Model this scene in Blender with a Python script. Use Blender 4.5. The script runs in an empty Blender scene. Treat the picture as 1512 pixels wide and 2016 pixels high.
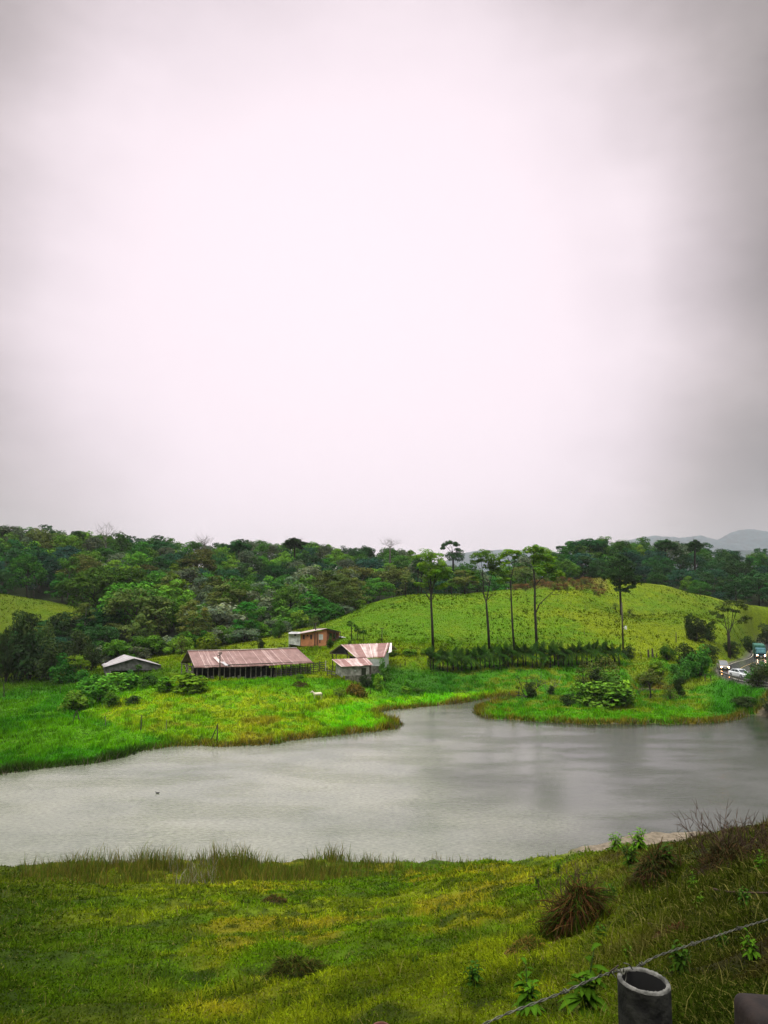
import bpy, math, random
import numpy as np
from mathutils import Vector
# ------------------------------------------------------------------ camera, world, sun
scn = bpy.context.scene
COL = scn.collection
F = 1456.0; CX = 756.0; CY = 1008.0; EYE = 21.0
PITCH = math.atan(137.0/F)
cam_d = bpy.data.cameras.new('camera'); cam = bpy.data.objects.new('camera', cam_d); COL.objects.link(cam)
cam_d.sensor_fit = 'VERTICAL'; cam_d.sensor_height = 36.0; cam_d.lens = 36.0*F/2016.0
cam_d.clip_start = 0.1; cam_d.clip_end = 20000
cam.location = (0, 0, EYE); cam.rotation_euler = (math.pi/2+PITCH, 0, 0)
scn.camera = cam
scn.view_settings.view_transform = 'Standard'; scn.view_settings.look = 'None'
scn.view_settings.exposure = 0.2; scn.view_settings.gamma = 1.0
FW = np.array([0, math.cos(PITCH), math.sin(PITCH)]); UP = np.array([0, -math.sin(PITCH), math.cos(PITCH)]); RT = np.array([1., 0, 0])
def ray(px, py):
    d = FW + RT*(px-CX)/F + UP*(CY-py)/F
    return d
def at(px, py, Y):
    d = ray(px, py); t = Y/d[1]
    return np.array([0, 0, EYE]) + d*t
SUN_EL, SUN_AZ = math.radians(58), math.radians(215)     # azimuth clockwise from +Y
world = bpy.data.worlds.new('World'); scn.world = world; world.use_nodes = True
def build_world():
    nt = world.node_tree; n = nt.nodes; l = nt.links; n.clear()
    out = n.new('ShaderNodeOutputWorld'); add = n.new('ShaderNodeMixShader'); l.new(add.outputs[0], out.inputs[0])
    sky = n.new('ShaderNodeTexSky'); sky.sky_type = 'NISHITA'; sky.sun_disc = False
    sky.sun_elevation = SUN_EL; sky.sun_rotation = SUN_AZ
    b1 = n.new('ShaderNodeBackground'); b1.inputs[1].default_value = 0.1; l.new(sky.outputs[0], b1.inputs[0])
    b2 = n.new('ShaderNodeBackground'); add.inputs[0].default_value = 0.95
    l.new(b1.outputs[0], add.inputs[1]); l.new(b2.outputs[0], add.inputs[2])
    tc = n.new('ShaderNodeTexCoord')
    def vm(op, a, b=None):
        x = n.new('ShaderNodeVectorMath'); x.operation = op; l.new(a, x.inputs[0])
        if b is not None:
            if isinstance(b, tuple): x.inputs[1].default_value = b
            else: l.new(b, x.inputs[1])
        return x
    def ma(op, a, b, clamp=False):
        x = n.new('ShaderNodeMath'); x.operation = op; x.use_clamp = clamp
        for i, v in enumerate((a, b)):
            if isinstance(v, (int, float)): x.inputs[i].default_value = v
            else: l.new(v, x.inputs[i])
        return x.outputs[0]
    nrm = vm('NORMALIZE', tc.outputs['Generated']).outputs[0]
    # thick overcast: the cloud is thinnest (brightest) in one direction
    d = ray(690, 640); d = d/np.linalg.norm(d)
    # slightly noisy direction so that the brightening is uneven like real cloud
    nz = n.new('ShaderNodeTexNoise'); nz.inputs['Scale'].default_value = 2.6; nz.inputs['Detail'].default_value = 5; l.new(nrm, nz.inputs['Vector'])
    dd = vm('DOT_PRODUCT', nrm, tuple(d)).outputs['Value']
    ang = ma('ARCCOSINE', dd, 0)
    ang2 = ma('ADD', ang, ma('MULTIPLY', ma('SUBTRACT', nz.outputs[0], 0.5), 0.16))
    cr = n.new('ShaderNodeValToRGB'); e = cr.color_ramp; e.interpolation = 'B_SPLINE'
    l.new(ma('DIVIDE', ang2, 1.2, True), cr.inputs[0])
    e.elements[0].position = 0.0; e.elements[0].color = (.99, .86, .92, 1)
    e.elements[1].position = 1.0; e.elements[1].color = (.22, .21, .22, 1)
    for p, c in ((.22, (.97, .84, .905, 1)), (.31, (.86, .75, .80, 1)), (.365, (.66, .575, .60, 1)), (.425, (.42, .37, .365, 1)), (.48, (.25, .225, .22, 1)), (.62, (.20, .19, .20, 1))):
        x = e.elements.new(p); x.color = c
    # drifting dark cloud texture
    mp = n.new('ShaderNodeMapping'); mp.inputs['Scale'].default_value = (1, 1, 2.2); l.new(nrm, mp.inputs[0])
    n2 = n.new('ShaderNodeTexNoise'); n2.inputs['Scale'].default_value = 3.4; n2.inputs['Detail'].default_value = 7; n2.inputs['Roughness'].default_value = .55
    l.new(mp.outputs[0], n2.inputs['Vector'])
    k = ma('MULTIPLY', ma('SUBTRACT', n2.outputs[0], .5), 1.5)
    wgt = ma('MULTIPLY', ma('SUBTRACT', ang, .26), 2.4, True)
    k = ma('ADD', ma('MULTIPLY', k, wgt), 1.0)
    # pull warm/dark toward the right-hand side of the valley: heavier cloud there
    dr = ray(1640, 430); dr = dr/np.linalg.norm(dr)
    ar = ma('ARCCOSINE', vm('DOT_PRODUCT', nrm, tuple(dr)).outputs['Value'], 0)
    ar = ma('SUBTRACT', 1.0, ma('MULTIPLY', ma('SUBTRACT', .20, ar), 2.0, True))
    k = ma('MULTIPLY', k, ar)
    # overcast zenith is several times brighter than the horizon
    sep = n.new('ShaderNodeSeparateXYZ'); l.new(nrm, sep.inputs[0])
    mr = n.new('ShaderNodeMapRange'); mr.interpolation_type = 'SMOOTHSTEP'
    for i, v in ((1, .68), (2, .92), (3, 0.0), (4, ZEN)): mr.inputs[i].default_value = v
    l.new(sep.outputs[2], mr.inputs[0])
    mc = n.new('ShaderNodeMixRGB'); mc.blend_type = 'MULTIPLY'; mc.inputs[0].default_value = 1
    l.new(cr.outputs[0], mc.inputs[1])
    cb = n.new('ShaderNodeCombineXYZ')
    for i in range(3): l.new(k, cb.inputs[i])
    l.new(cb.outputs[0], mc.inputs[2])
    ad = n.new('ShaderNodeMixRGB'); ad.blend_type = 'ADD'; ad.inputs[0].default_value = 1
    l.new(mc.outputs[0], ad.inputs[1])
    zc = n.new('ShaderNodeCombineXYZ')
    for i in range(3): l.new(mr.outputs[0], zc.inputs[i])
    l.new(zc.outputs[0], ad.inputs[2])
    l.new(ad.outputs[0], b2.inputs[0]); b2.inputs[1].default_value = 1.0
ZEN = 4.2
build_world()
sd = bpy.data.lights.new('sun', 'SUN'); sd.energy = 1.5; sd.angle = math.radians(12); sd.color = (1, .95, .88)
sun = bpy.data.objects.new('sun', sd); COL.objects.link(sun)
sdir = Vector((math.sin(SUN_AZ)*math.cos(SUN_EL), math.cos(SUN_AZ)*math.cos(SUN_EL), math.sin(SUN_EL)))
sun.rotation_euler = (-sdir).to_track_quat('-Z', 'Y').to_euler()

# ------------------------------------------------------------------ helpers
def tag(o, label=None, cat=None, group=None, kind=None):
    if label: o['label'] = label
    if cat: o['category'] = cat
    if group: o['group'] = group
    if kind: o['kind'] = kind
    return o
ORI = {}
def empty(name, loc, label=None, cat=None, group=None, rz=0):
    o = bpy.data.objects.new(name, None); COL.objects.link(o); o.location = tuple(float(v) for v in loc); o.rotation_euler = (0, 0, rz)
    o.empty_display_size = .3
    ORI[o.name] = np.array([float(v) for v in loc]) if rz == 0 else np.zeros(3)
    return tag(o, label, cat, group)
def mesh_np(name, V, Fc, mat, parent=None, col=None, local=True, smooth=False):
    """V (n,3); Fc (m,k). When parent is given and local is False V is in world coordinates."""
    V = np.asarray(V, dtype=np.float64)
    org = np.zeros(3)
    if parent is not None:
        org = ORI.get(parent.name, np.zeros(3))
        if not local: V = V - org
    me = bpy.data.meshes.new(name)
    Fc = np.asarray(Fc, dtype=np.int32); m, k = Fc.shape
    me.vertices.add(len(V)); me.vertices.foreach_set('co', V.astype(np.float32).ravel())
    me.loops.add(m*k); me.loops.foreach_set('vertex_index', Fc.ravel())
    me.polygons.add(m); me.polygons.foreach_set('loop_start', np.arange(0, m*k, k, dtype=np.int32))
    me.polygons.foreach_set('loop_total', np.full(m, k, dtype=np.int32))
    if smooth: me.polygons.foreach_set('use_smooth', np.ones(m, dtype=bool))
    if col is not None:
        a = me.color_attributes.new('Col', 'FLOAT_COLOR', 'POINT')
        c = np.ones((len(V), 4), dtype=np.float32); c[:, :3] = col
        a.data.foreach_set('color', c.ravel())
    me.update(calc_edges=True)
    me.materials.append(mat)
    o = bpy.data.objects.new(name, me); COL.objects.link(o)
    if parent is not None:
        o.parent = parent; ORI[o.name] = org
    return o
class MB:
    def __init__(s): s.v = []; s.f = []
    def add(s, vs, fs):
        b = len(s.v); s.v += [tuple(float(c) for c in v) for v in vs]; s.f += [tuple(b+i for i in f) for f in fs]; return s
    def box(s, c, d, rz=0.0, taper=1.0):
        ca, sa = math.cos(rz), math.sin(rz); vs = []
        for z in (-.5, .5):
            for x, y in ((-.5, -.5), (.5, -.5), (.5, .5), (-.5, .5)):
                k = taper if z > 0 else 1
                X, Y = x*d[0]*k, y*d[1]*k
                vs.append((c[0]+X*ca-Y*sa, c[1]+X*sa+Y*ca, c[2]+z*d[2]))
        return s.add(vs, [(3, 2, 1, 0), (4, 5, 6, 7), (0, 1, 5, 4), (1, 2, 6, 5), (2, 3, 7, 6), (3, 0, 4, 7)])
    def beam(s, a, b, w, h=None):
        h = h or w; a = Vector(a); b = Vector(b); d = (b-a).normalized()
        sd_ = d.cross(Vector((0, 0, 1)))
        if sd_.length < 1e-3: sd_ = Vector((1, 0, 0))
        sd_.normalize(); u = sd_.cross(d).normalized()
        vs = [p+sd_*x*w/2+u*y*h/2 for p in (a, b) for x, y in ((-1, -1), (1, -1), (1, 1), (-1, 1))]
        return s.add(vs, [(0, 1, 2, 3), (7, 6, 5, 4), (0, 4, 5, 1), (1, 5, 6, 2), (2, 6, 7, 3), (3, 7, 4, 0)])
    def tube(s, pts, rad, n=6, cap=True):
        pts = [Vector(p) for p in pts]; m = len(pts)
        if not hasattr(rad, '__len__'): rad = [rad]*m
        vs = []; ref = Vector((0.31, .17, .93))
        for i, p in enumerate(pts):
            d = (pts[min(i+1, m-1)]-pts[max(i-1, 0)])
            if d.length < 1e-9: d = Vector((0, 0, 1))
            d.normalize(); a = d.cross(ref)
            if a.length < .1: a = d.cross(Vector((1, 0, 0)))
            a.normalize(); b = d.cross(a)
            for k in range(n):
                t = 2*math.pi*k/n; vs.append(p+(a*math.cos(t)+b*math.sin(t))*rad[i])
        fs = [(i*n+k, (i+1)*n+k, (i+1)*n+(k+1) % n, i*n+(k+1) % n) for i in range(m-1) for k in range(n)]
        if cap: fs += [tuple(range(n)), tuple(range(m*n-1, (m-1)*n-1, -1))]
        return s.add(vs, fs)
    def slab(s, quad, th):
        """solid slab of polygon corners (list of points) thickened downward by th"""
        n = len(quad); q = [Vector(p) for p in quad]; vs = q+[p-Vector((0, 0, th)) for p in q]
        return s.add(vs, [tuple(range(n)), tuple(range(2*n-1, n-1, -1))]+[(i, i+n, (i+1) % n+n, (i+1) % n) for i in range(n)])
    def build(s, name, mat, parent=None, local=True, smooth=False):
        V = s.v; org = np.zeros(3)
        if parent is not None:
            org = ORI.get(parent.name, np.zeros(3))
            if not local: V = [(a[0]-org[0], a[1]-org[1], a[2]-org[2]) for a in V]
        me = bpy.data.meshes.new(name); me.from_pydata(V, [], s.f)
        if smooth:
            for p in me.polygons: p.use_smooth = True
        me.update(); me.materials.append(mat)
        o = bpy.data.objects.new(name, me); COL.objects.link(o)
        if parent is not None: o.parent = parent; ORI[o.name] = org
        return o
def kids(o): return [c for c in bpy.data.objects if c.parent == o]
CH = {}
def reg_tree(o):
    """remember children once so that copying is fast"""
    CH[o.name] = [(c, reg_tree(c)) for c in kids(o)]
    return CH[o.name]
def copy_tree(o, ch, parent=None):
    c = o.copy(); COL.objects.link(c)
    if parent is not None: c.parent = parent
    for k, sub in ch: copy_tree(k, sub, c)
    return c

# ------------------------------------------------------------------ noise
def _hash(ix, iy, seed):
    h = (ix.astype(np.int64)*374761393 + iy.astype(np.int64)*668265263 + seed*974711) & 0xffffffff
    h = ((h ^ (h >> 13))*1274126177) & 0xffffffff
    return ((h ^ (h >> 16)) & 0xffffff)/float(0xffffff)
def vnoise(x, y, seed=0):
    x = np.asarray(x, float); y = np.asarray(y, float)
    ix = np.floor(x); iy = np.floor(y); fx = x-ix; fy = y-iy
    fx = fx*fx*(3-2*fx); fy = fy*fy*(3-2*fy); ix = ix.astype(np.int64); iy = iy.astype(np.int64)
    a = _hash(ix, iy, seed); b = _hash(ix+1, iy, seed); c = _hash(ix, iy+1, seed); d = _hash(ix+1, iy+1, seed)
    return (a*(1-fx)+b*fx)*(1-fy)+(c*(1-fx)+d*fx)*fy
def fbm(x, y, seed=0, oct=4):
    s = 0; a = .5; t = 0
    for i in range(oct):
        s = s+a*vnoise(x*2**i+i*17.3, y*2**i-i*9.1, seed+i); t += a; a *= .5
    return s/t
def sstep(a, b, x):
    t = np.clip((x-a)/(b-a), 0, 1); return t*t*(3-2*t)
def poly_sd(X, Y, P):
    """signed distance, negative inside"""
    X = np.asarray(X, float); Y = np.asarray(Y, float)
    P = np.asarray(P, float); d = np.full(X.shape, 1e18); ins = np.zeros(X.shape, bool)
    n = len(P)
    for i in range(n):
        ax, ay = P[i]; bx, by = P[(i+1) % n]
        ex, ey = bx-ax, by-ay; wx, wy = X-ax, Y-ay
        t = np.clip((wx*ex+wy*ey)/(ex*ex+ey*ey+1e-12), 0, 1)
        d = np.minimum(d, (wx-ex*t)**2+(wy-ey*t)**2)
        c = ((ay > Y) != (by > Y))
        with np.errstate(divide='ignore', invalid='ignore'):
            xi = ax+(Y-ay)*(bx-ax)/(by-ay if by != ay else 1e-12)
        ins ^= c & (X < xi)
    return np.sqrt(d)*np.where(ins, -1, 1)

# ------------------------------------------------------------------ materials
MATS = {}
def mat_new(name):
    m = bpy.data.materials.new(name); m.use_nodes = True; MATS[name] = m
    return m, m.node_tree, m.node_tree.nodes['Principled BSDF']
def mat_plain(name, col, rough=.8, metal=0, noise=.25, scale=3.0, spec=.3, bump=0, col2=None, emit=None, estr=0):
    m, nt, b = mat_new(name); n = nt.nodes; l = nt.links
    b.inputs['Roughness'].default_value = rough; b.inputs['Metallic'].default_value = metal
    b.inputs['Specular IOR Level'].default_value = spec
    tc = n.new('ShaderNodeTexCoord'); nz = n.new('ShaderNodeTexNoise'); nz.inputs['Scale'].default_value = scale; nz.inputs['Detail'].default_value = 6
    l.new(tc.outputs['Object'], nz.inputs['Vector'])
    cr = n.new('ShaderNodeValToRGB'); l.new(nz.outputs[0], cr.inputs[0])
    c2 = col2 or tuple(c*(1-noise) for c in col)
    hi = col if col2 else tuple(min(1, c*(1+noise)) for c in col)
    cr.color_ramp.elements[0].position = .38; cr.color_ramp.elements[0].color = (*c2, 1)
    cr.color_ramp.elements[1].position = .62; cr.color_ramp.elements[1].color = (*hi, 1)
    l.new(cr.outputs[0], b.inputs['Base Color'])
    if bump:
        bp = n.new('ShaderNodeBump'); bp.inputs['Strength'].default_value = bump; bp.inputs['Distance'].default_value = .02
        l.new(nz.outputs[0], bp.inputs['Height']); l.new(bp.outputs[0], b.inputs['Normal'])
    if emit:
        b.inputs['Emission Color'].default_value = (*emit, 1); b.inputs['Emission Strength'].default_value = estr
    return m
def mat_leaf(name, col, trans=.3, objvar=.35, gloss=.0, use_attr=True, hue=.0):
    m = bpy.data.materials.new(name); m.use_nodes = True; nt = m.node_tree; n = nt.nodes; l = nt.links; n.clear()
    out = n.new('ShaderNodeOutputMaterial')
    d = n.new('ShaderNodeBsdfDiffuse'); t = n.new('ShaderNodeBsdfTranslucent'); mx = n.new('ShaderNodeMixShader'); mx.inputs[0].default_value = trans
    l.new(d.outputs[0], mx.inputs[1]); l.new(t.outputs[0], mx.inputs[2])
    rgb = n.new('ShaderNodeRGB'); rgb.outputs[0].default_value = (*col, 1)
    at_ = n.new('ShaderNodeAttribute'); at_.attribute_name = 'Col'
    m1 = n.new('ShaderNodeMixRGB'); m1.blend_type = 'MULTIPLY'; m1.inputs[0].default_value = 1
    l.new(rgb.outputs[0], m1.inputs[1]); l.new(at_.outputs['Color'], m1.inputs[2])
    last = m1.outputs[0]
    if objvar:
        oi = n.new('ShaderNodeObjectInfo'); hs = n.new('ShaderNodeHueSaturation')
        mr = n.new('ShaderNodeMapRange'); mr.inputs[3].default_value = 1-objvar; mr.inputs[4].default_value = 1+objvar
        l.new(oi.outputs['Random'], mr.inputs[0]); l.new(mr.outputs[0], hs.inputs['Value'])
        ml = n.new('ShaderNodeMath'); ml.operation = 'MULTIPLY'; ml.inputs[1].default_value = 7.31; l.new(oi.outputs['Random'], ml.inputs[0])
        fr = n.new('ShaderNodeMath'); fr.operation = 'FRACT'; l.new(ml.outputs[0], fr.inputs[0])
        mh = n.new('ShaderNodeMapRange'); mh.inputs[3].default_value = .5-hue; mh.inputs[4].default_value = .5+hue
        l.new(fr.outputs[0], mh.inputs[0]); l.new(mh.outputs[0], hs.inputs['Hue'])
        l.new(last, hs.inputs['Color']); last = hs.outputs[0]
    l.new(last, d.inputs[0]); l.new(last, t.inputs[0])
    if gloss:
        g = n.new('ShaderNodeBsdfGlossy'); g.inputs['Roughness'].default_value = .45; m2 = n.new('ShaderNodeMixShader'); m2.inputs[0].default_value = gloss
        l.new(mx.outputs[0], m2.inputs[1]); l.new(g.outputs[0], m2.inputs[2]); l.new(m2.outputs[0], out.inputs[0])
    else: l.new(mx.outputs[0], out.inputs[0])
    MATS[name] = m
    return m
# ------------------------------------------------------------------ terrain
def zat(px, py, Y): return at(px, py, Y)[2]
C = []                                     # (theta, ln r, z)
def c(px, py, Y): p = at(px, py, Y); C.append((math.atan2(p[0], p[1]), math.log(math.hypot(p[0], p[1])), p[2]))
def cz(px, Y, z): X = (px-CX)/F*Y; C.append((math.atan2(X, Y), math.log(math.hypot(X, Y)), z))
# foreground bank
for px in (-700, -300, 0): c(px, 2016, 9); c(px, 1900, 17); c(px, 1800, 30); c(px, 1738, 44); cz(px, 55, 0)
for a in ((500, 2016, 9), (500, 1900, 15), (500, 1800, 27), (500, 1740, 40), (1000, 2016, 6), (1000, 1900, 10), (1000, 1800, 17), (1000, 1740, 27), (1000, 1705, 40),
          (750, 2016, 7.6), (750, 1850, 16), (750, 1750, 35), (1200, 2016, 5), (1200, 1900, 8), (1200, 1800, 12), (1200, 1730, 18), (1200, 1686, 27),
          (1350, 2016, 4.5), (1350, 1900, 6.2), (1350, 1800, 8.6), (1350, 1720, 13), (1350, 1664, 22), (1512, 2000, 4), (1512, 1900, 5.4), (1512, 1800, 7.4), (1512, 1700, 11.5), (1512, 1628, 20)): c(*a)
cz(500, 55, 0); cz(1000, 55.5, -.2); cz(1200, 42, 3); cz(1200, 57, 0); cz(1350, 36, 5); cz(1350, 48, 1.2); cz(1350, 58, 0); cz(1512, 34, 7.5); cz(1512, 46, 2.6); cz(1512, 58, 0)
for px in (1800, 2200): cz(px, 5, 19); cz(px, 10, 17.8); cz(px, 20, 15.5); cz(px, 34, 9.5); cz(px, 50, 4); cz(px, 62, 2)
for th in (-180, -150, -120, -90, -60, 60, 90, 120, 150):
    for r, z in ((1.5, 19.3), (5, 19.3), (20, 19.5), (80, 21), (300, 28)): C.append((math.radians(th), math.log(r), z if abs(th) > 60 or r < 20 else z-4))
for px in (-700, 0, 500, 1000, 1300, 1512): cz(px, 2.2, 18.75); cz(px, .8, 19.3)
# under water
for px in (-700, 0, 500, 1000, 1512): cz(px, 70, -1)
for px in (800, 1200, 1512): cz(px, 90, -1)
# far shore flats
for a in ((0, 98, .3), (-400, 98, .6), (0, 128, .4), (-400, 130, 2), (150, 118, .35), (100, 148, 1.2), (250, 140, 2.0), (300, 108, .8), (200, 105, .4), (430, 115, 1.1), (430, 101, .55), (430, 134, 3.0), (330, 138, 2.6),
          (550, 134, 2.9), (640, 134, 2.5), (520, 113, 1.2), (600, 104, .6), (600, 122, 1.6), (690, 135, 2.6), (760, 136, 1.6), (690, 120, .3), (800, 128, .15), (740, 112, .2), (850, 134, .5), (950, 138, .5), (900, 150, 1.8), (800, 148, 2.6),
          (480, 158, 2.6), (400, 150, 2.6), (560, 152, 2.4), (640, 150, 2.4), (700, 150, 2.8), (1050, 108, .35), (1200, 106, .35), (1350, 106, .35), (1100, 128, .4), (1300, 126, .3), (1420, 122, .6), (1500, 112, .3), (1650, 112, .4),
          (1100, 145, 1.4), (1300, 142, 1.3), (1380, 138, 1.9), (1420, 134, 1.4), (1800, 130, 2), (1800, 160, 3)): cz(*a)
for a in ((620, 1270, 172), (500, 1273, 176), (560, 1252, 190), (400, 1290, 165), (450, 1275, 180), (200, 1305, 168), (100, 1330, 157), (0, 1332, 157), (-300, 1330, 157),
          (700, 1275, 165), (850, 1305, 158), (1050, 1303, 158), (1250, 1300, 158), (850, 1280, 164), (1050, 1275, 166), (1230, 1282, 166), (900, 1220, 195), (1050, 1205, 203), (750, 1240, 184), (720, 1205, 212), (650, 1235, 195), (800, 1172, 248), (700, 1200, 235),
          (950, 1168, 236), (1000, 1162, 240), (1100, 1146, 252), (1200, 1138, 262), (1300, 1152, 266), (1400, 1176, 256), (1512, 1200, 245), (1650, 1220, 240), (1180, 1195, 214), (1240, 1210, 220), (1240, 1180, 236), (1300, 1262, 174), (1400, 1272, 176), (1330, 1215, 200), (1500, 1245, 192), (1600, 1250, 190),
          (50, 1100, 330), (-300, 1085, 330), (200, 1112, 340), (400, 1130, 350), (600, 1131, 360), (800, 1140, 380), (900, 1170, 400), (1000, 1172, 400), (100, 1180, 262), (300, 1198, 250), (500, 1210, 250), (620, 1205, 262), (300, 1255, 200), (150, 1262, 195), (450, 1250, 205), (560, 1235, 225), (-300, 1180, 250),
          (-200, 1160, 238), (0, 1168, 236), (100, 1190, 232), (165, 1208, 228), (0, 1205, 215), (120, 1230, 208), (0, 1262, 192), (-300, 1262, 192),
          (1100, 1124, 335), (1200, 1126, 335), (1300, 1142, 325), (1400, 1164, 310), (1512, 1186, 295), (1700, 1184, 295)): c(*a)
for a in ((700, 320, 13), (1000, 310, 12), (800, 300, 13), (1200, 300, 17), (1400, 290, 11), (1600, 290, 7), (560, 280, 10.5), (50, 280, 18), (0, 262, 14)): cz(*a)
for px in (-700, 0, 700, 1400, 2200): cz(px, 450, 26); cz(px, 650, 14); cz(px, 1500, 0)
# road
ROAD = np.array([(130, 250, .6), (110, 215, 1.0), (96, 189, 1.75), (81, 166, 2.9), (71, 150, 3.5), (67, 139, 3.55), (66.8, 127, 3.7), (68.5, 105, 5), (68, 80, 8), (62, 60, 11.5), (45, 28, 16.5), (22, 5, 19), (-10, -9, 19.5), (-60, -20, 20)])
def catmull(P, k=16):
    P = np.asarray(P, float); o = []
    Q = np.vstack([2*P[0]-P[1], P, 2*P[-1]-P[-2]])
    for i in range(len(P)-1):
        a, b, c_, d = Q[i:i+4]
        for j in range(k):
            t = j/k; o.append(.5*((2*b)+(c_-a)*t+(2*a-5*b+4*c_-d)*t*t+(3*b-a-3*c_+d)*t**3))
    o.append(P[-1]); return np.array(o)
RP = catmull(ROAD, 10)
for x, y, z in ROAD[1:9]: C.append((math.atan2(x, y), math.log(math.hypot(x, y)), z))
C = np.array(C); KT, KR = 3.2, 1.6
_, ui = np.unique(np.round(C[:, :2], 2), axis=0, return_index=True); C = C[ui]
PTS = np.c_[C[:, 0]*KT, C[:, 1]*KR]
def kern(r): return np.where(r > 1e-9, r*r*np.log(np.maximum(r, 1e-9)), 0)
def rbf_fit():
    n = len(PTS); D = np.hypot(PTS[:, None, 0]-PTS[None, :, 0], PTS[:, None, 1]-PTS[None, :, 1])
    A = np.zeros((n+3, n+3)); A[:n, :n] = kern(D)+np.eye(n)*.0004; A[:n, n] = 1; A[:n, n+1:] = PTS; A[n, :n] = 1; A[n+1:, :n] = PTS.T
    return np.linalg.solve(A, np.r_[C[:, 2], 0, 0, 0])
Wt = rbf_fit()
def rbf_eval(th, lr):
    x = th.ravel()*KT; y = lr.ravel()*KR; out = np.empty_like(x)
    for i in range(0, len(x), 40000):
        a = x[i:i+40000]; b = y[i:i+40000]
        r = np.sqrt((a[:, None]-PTS[None, :, 0])**2+(b[:, None]-PTS[None, :, 1])**2)
        out[i:i+40000] = kern(r)@Wt[:-3]+Wt[-3]+a*Wt[-2]+b*Wt[-1]
    return out.reshape(th.shape)
# pond outline (far shore, then near shore), water level is z = 0
def w0(px, py):
    d = ray(px, py); t = -EYE/d[2]; return (d[0]*t, d[1]*t)
SH = [(-900, 1580), (-300, 1545), (0, 1526), (100, 1513), (200, 1501), (270, 1483), (330, 1471), (400, 1467), (430, 1471), (520, 1467), (600, 1456), (680, 1446), (740, 1441), (775, 1434), (792, 1426), (760, 1415), (742, 1405), (765, 1398), (850, 1391), (905, 1384), (960, 1376), (1000, 1370), (1010, 1373), (985, 1379), (955, 1386), (938, 1394), (932, 1404), (955, 1414), (1050, 1421), (1150, 1426), (1300, 1426), (1400, 1423), (1452, 1417), (1470, 1410), (1512, 1406), (1700, 1402), (1700, 1560),
      (1600, 1640), (1512, 1655), (1450, 1648), (1380, 1639), (1290, 1641), (1200, 1655), (1100, 1680), (1020, 1693), (800, 1696), (500, 1697), (200, 1701), (0, 1703), (-300, 1705), (-900, 1705)]
POND = np.array([w0(*p) for p in SH])
PUD = np.array([w0(*p) for p in ((1250, 1360), (1270, 1356), (1300, 1357), (1318, 1362), (1300, 1367), (1265, 1368))])
def road_dist(X, Y):
    d = np.full(X.shape, 1e9); z = np.zeros(X.shape)
    for i in range(len(RP)-1):
        a = RP[i]; b = RP[i+1]; e = b-a
        t = np.clip(((X-a[0])*e[0]+(Y-a[1])*e[1])/(e[0]**2+e[1]**2), 0, 1)
        q = np.hypot(X-a[0]-e[0]*t, Y-a[1]-e[1]*t); m = q < d
        d = np.where(m, q, d); z = np.where(m, a[2]+e[2]*t, z)
    return d, z
def height(th, lr):
    r = np.exp(lr); X = r*np.sin(th); Y = r*np.cos(th)
    z = rbf_eval(th, lr)
    z = np.where(r > 1500, 0, z) if False else z
    far = sstep(420, 900, r); z = z*(1-far)+np.clip(z, -5, 16)*far
    # hummocks
    near = 1-sstep(50, 70, r)
    z = z+near*sstep(2, 8, r)*((fbm(X*.45, Y*.45, 3)-.5)*.7+(fbm(X*1.9, Y*1.9, 5, 3)-.5)*.26)
    mid = sstep(75, 85, r)*(1-sstep(500, 700, r))
    z = z+mid*((fbm(X*.16, Y*.16, 7)-.5)*.6+(fbm(X*.7, Y*.7, 9, 3)-.5)*.40)
    front = (Y > 50) & (r < 170)
    wx = (fbm(X*.5, Y*.5, 41, 3)-.5)*2.2; wy = (fbm(X*.5, Y*.5, 43, 3)-.5)*3.2
    sd = poly_sd(X+wx*.6, Y+wy*.6, POND)
    s2 = poly_sd(X, Y, PUD)
    sd = np.minimum(sd, s2)
    bank = .13+.10*fbm(X*.6, Y*.6, 13)
    zl = np.maximum(z, bank)
    k = sstep(0, 3.5, sd)
    zin = -.08-.7*sstep(0, 4, -sd)
    zz = np.where(sd > 0, .02+bank*.8*sstep(0, .5, sd)*(1-k)+zl*k, zin)
    z = np.where((r < 230) & (r > 45), zz, z)
    rd, rz = road_dist(X, Y)
    k = sstep(3.9, 9, rd); z = np.where(rd < 9, (rz-.12)*(1-k)+z*k, z)
    return X, Y, z, sd
# polar grid
tf = np.radians(np.linspace(-38, 38, 560)); tb = np.radians(np.linspace(38, 322, 150))[1:-1]
TH = np.concatenate([tf, tb]); NT = len(TH)
lr1 = np.linspace(math.log(.6), math.log(52), 260); lr2 = np.linspace(math.log(52), math.log(175), 330)[1:]; lr3 = np.linspace(math.log(175), math.log(520), 190)[1:]; lr4 = np.linspace(math.log(520), math.log(8000), 40)[1:]
LR = np.concatenate([lr1, lr2, lr3, lr4]); NR = len(LR)
T2, L2 = np.meshgrid(np.where(TH > math.pi, TH-2*math.pi, TH), LR)
GX, GY, GZ, GSD = height(T2, L2)
FI = len(tf)
def hz(X, Y):
    """ground height, bilinear on the front sector of the grid"""
    X = np.asarray(X, float); Y = np.asarray(Y, float)
    th = np.arctan2(X, Y); lr = np.log(np.maximum(np.hypot(X, Y), .61))
    th = np.where(th < TH[0], th+2*math.pi, th); a = np.clip(np.interp(th, TH, np.arange(NT)), 0, NT-1.001); i = a.astype(int); fa = a-i
    b = np.clip(np.interp(lr, LR, np.arange(NR)), 0, NR-1.001); j = b.astype(int); fb = b-j
    return (GZ[j, i]*(1-fa)+GZ[j, i+1]*fa)*(1-fb)+(GZ[j+1, i]*(1-fa)+GZ[j+1, i+1]*fa)*fb
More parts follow.
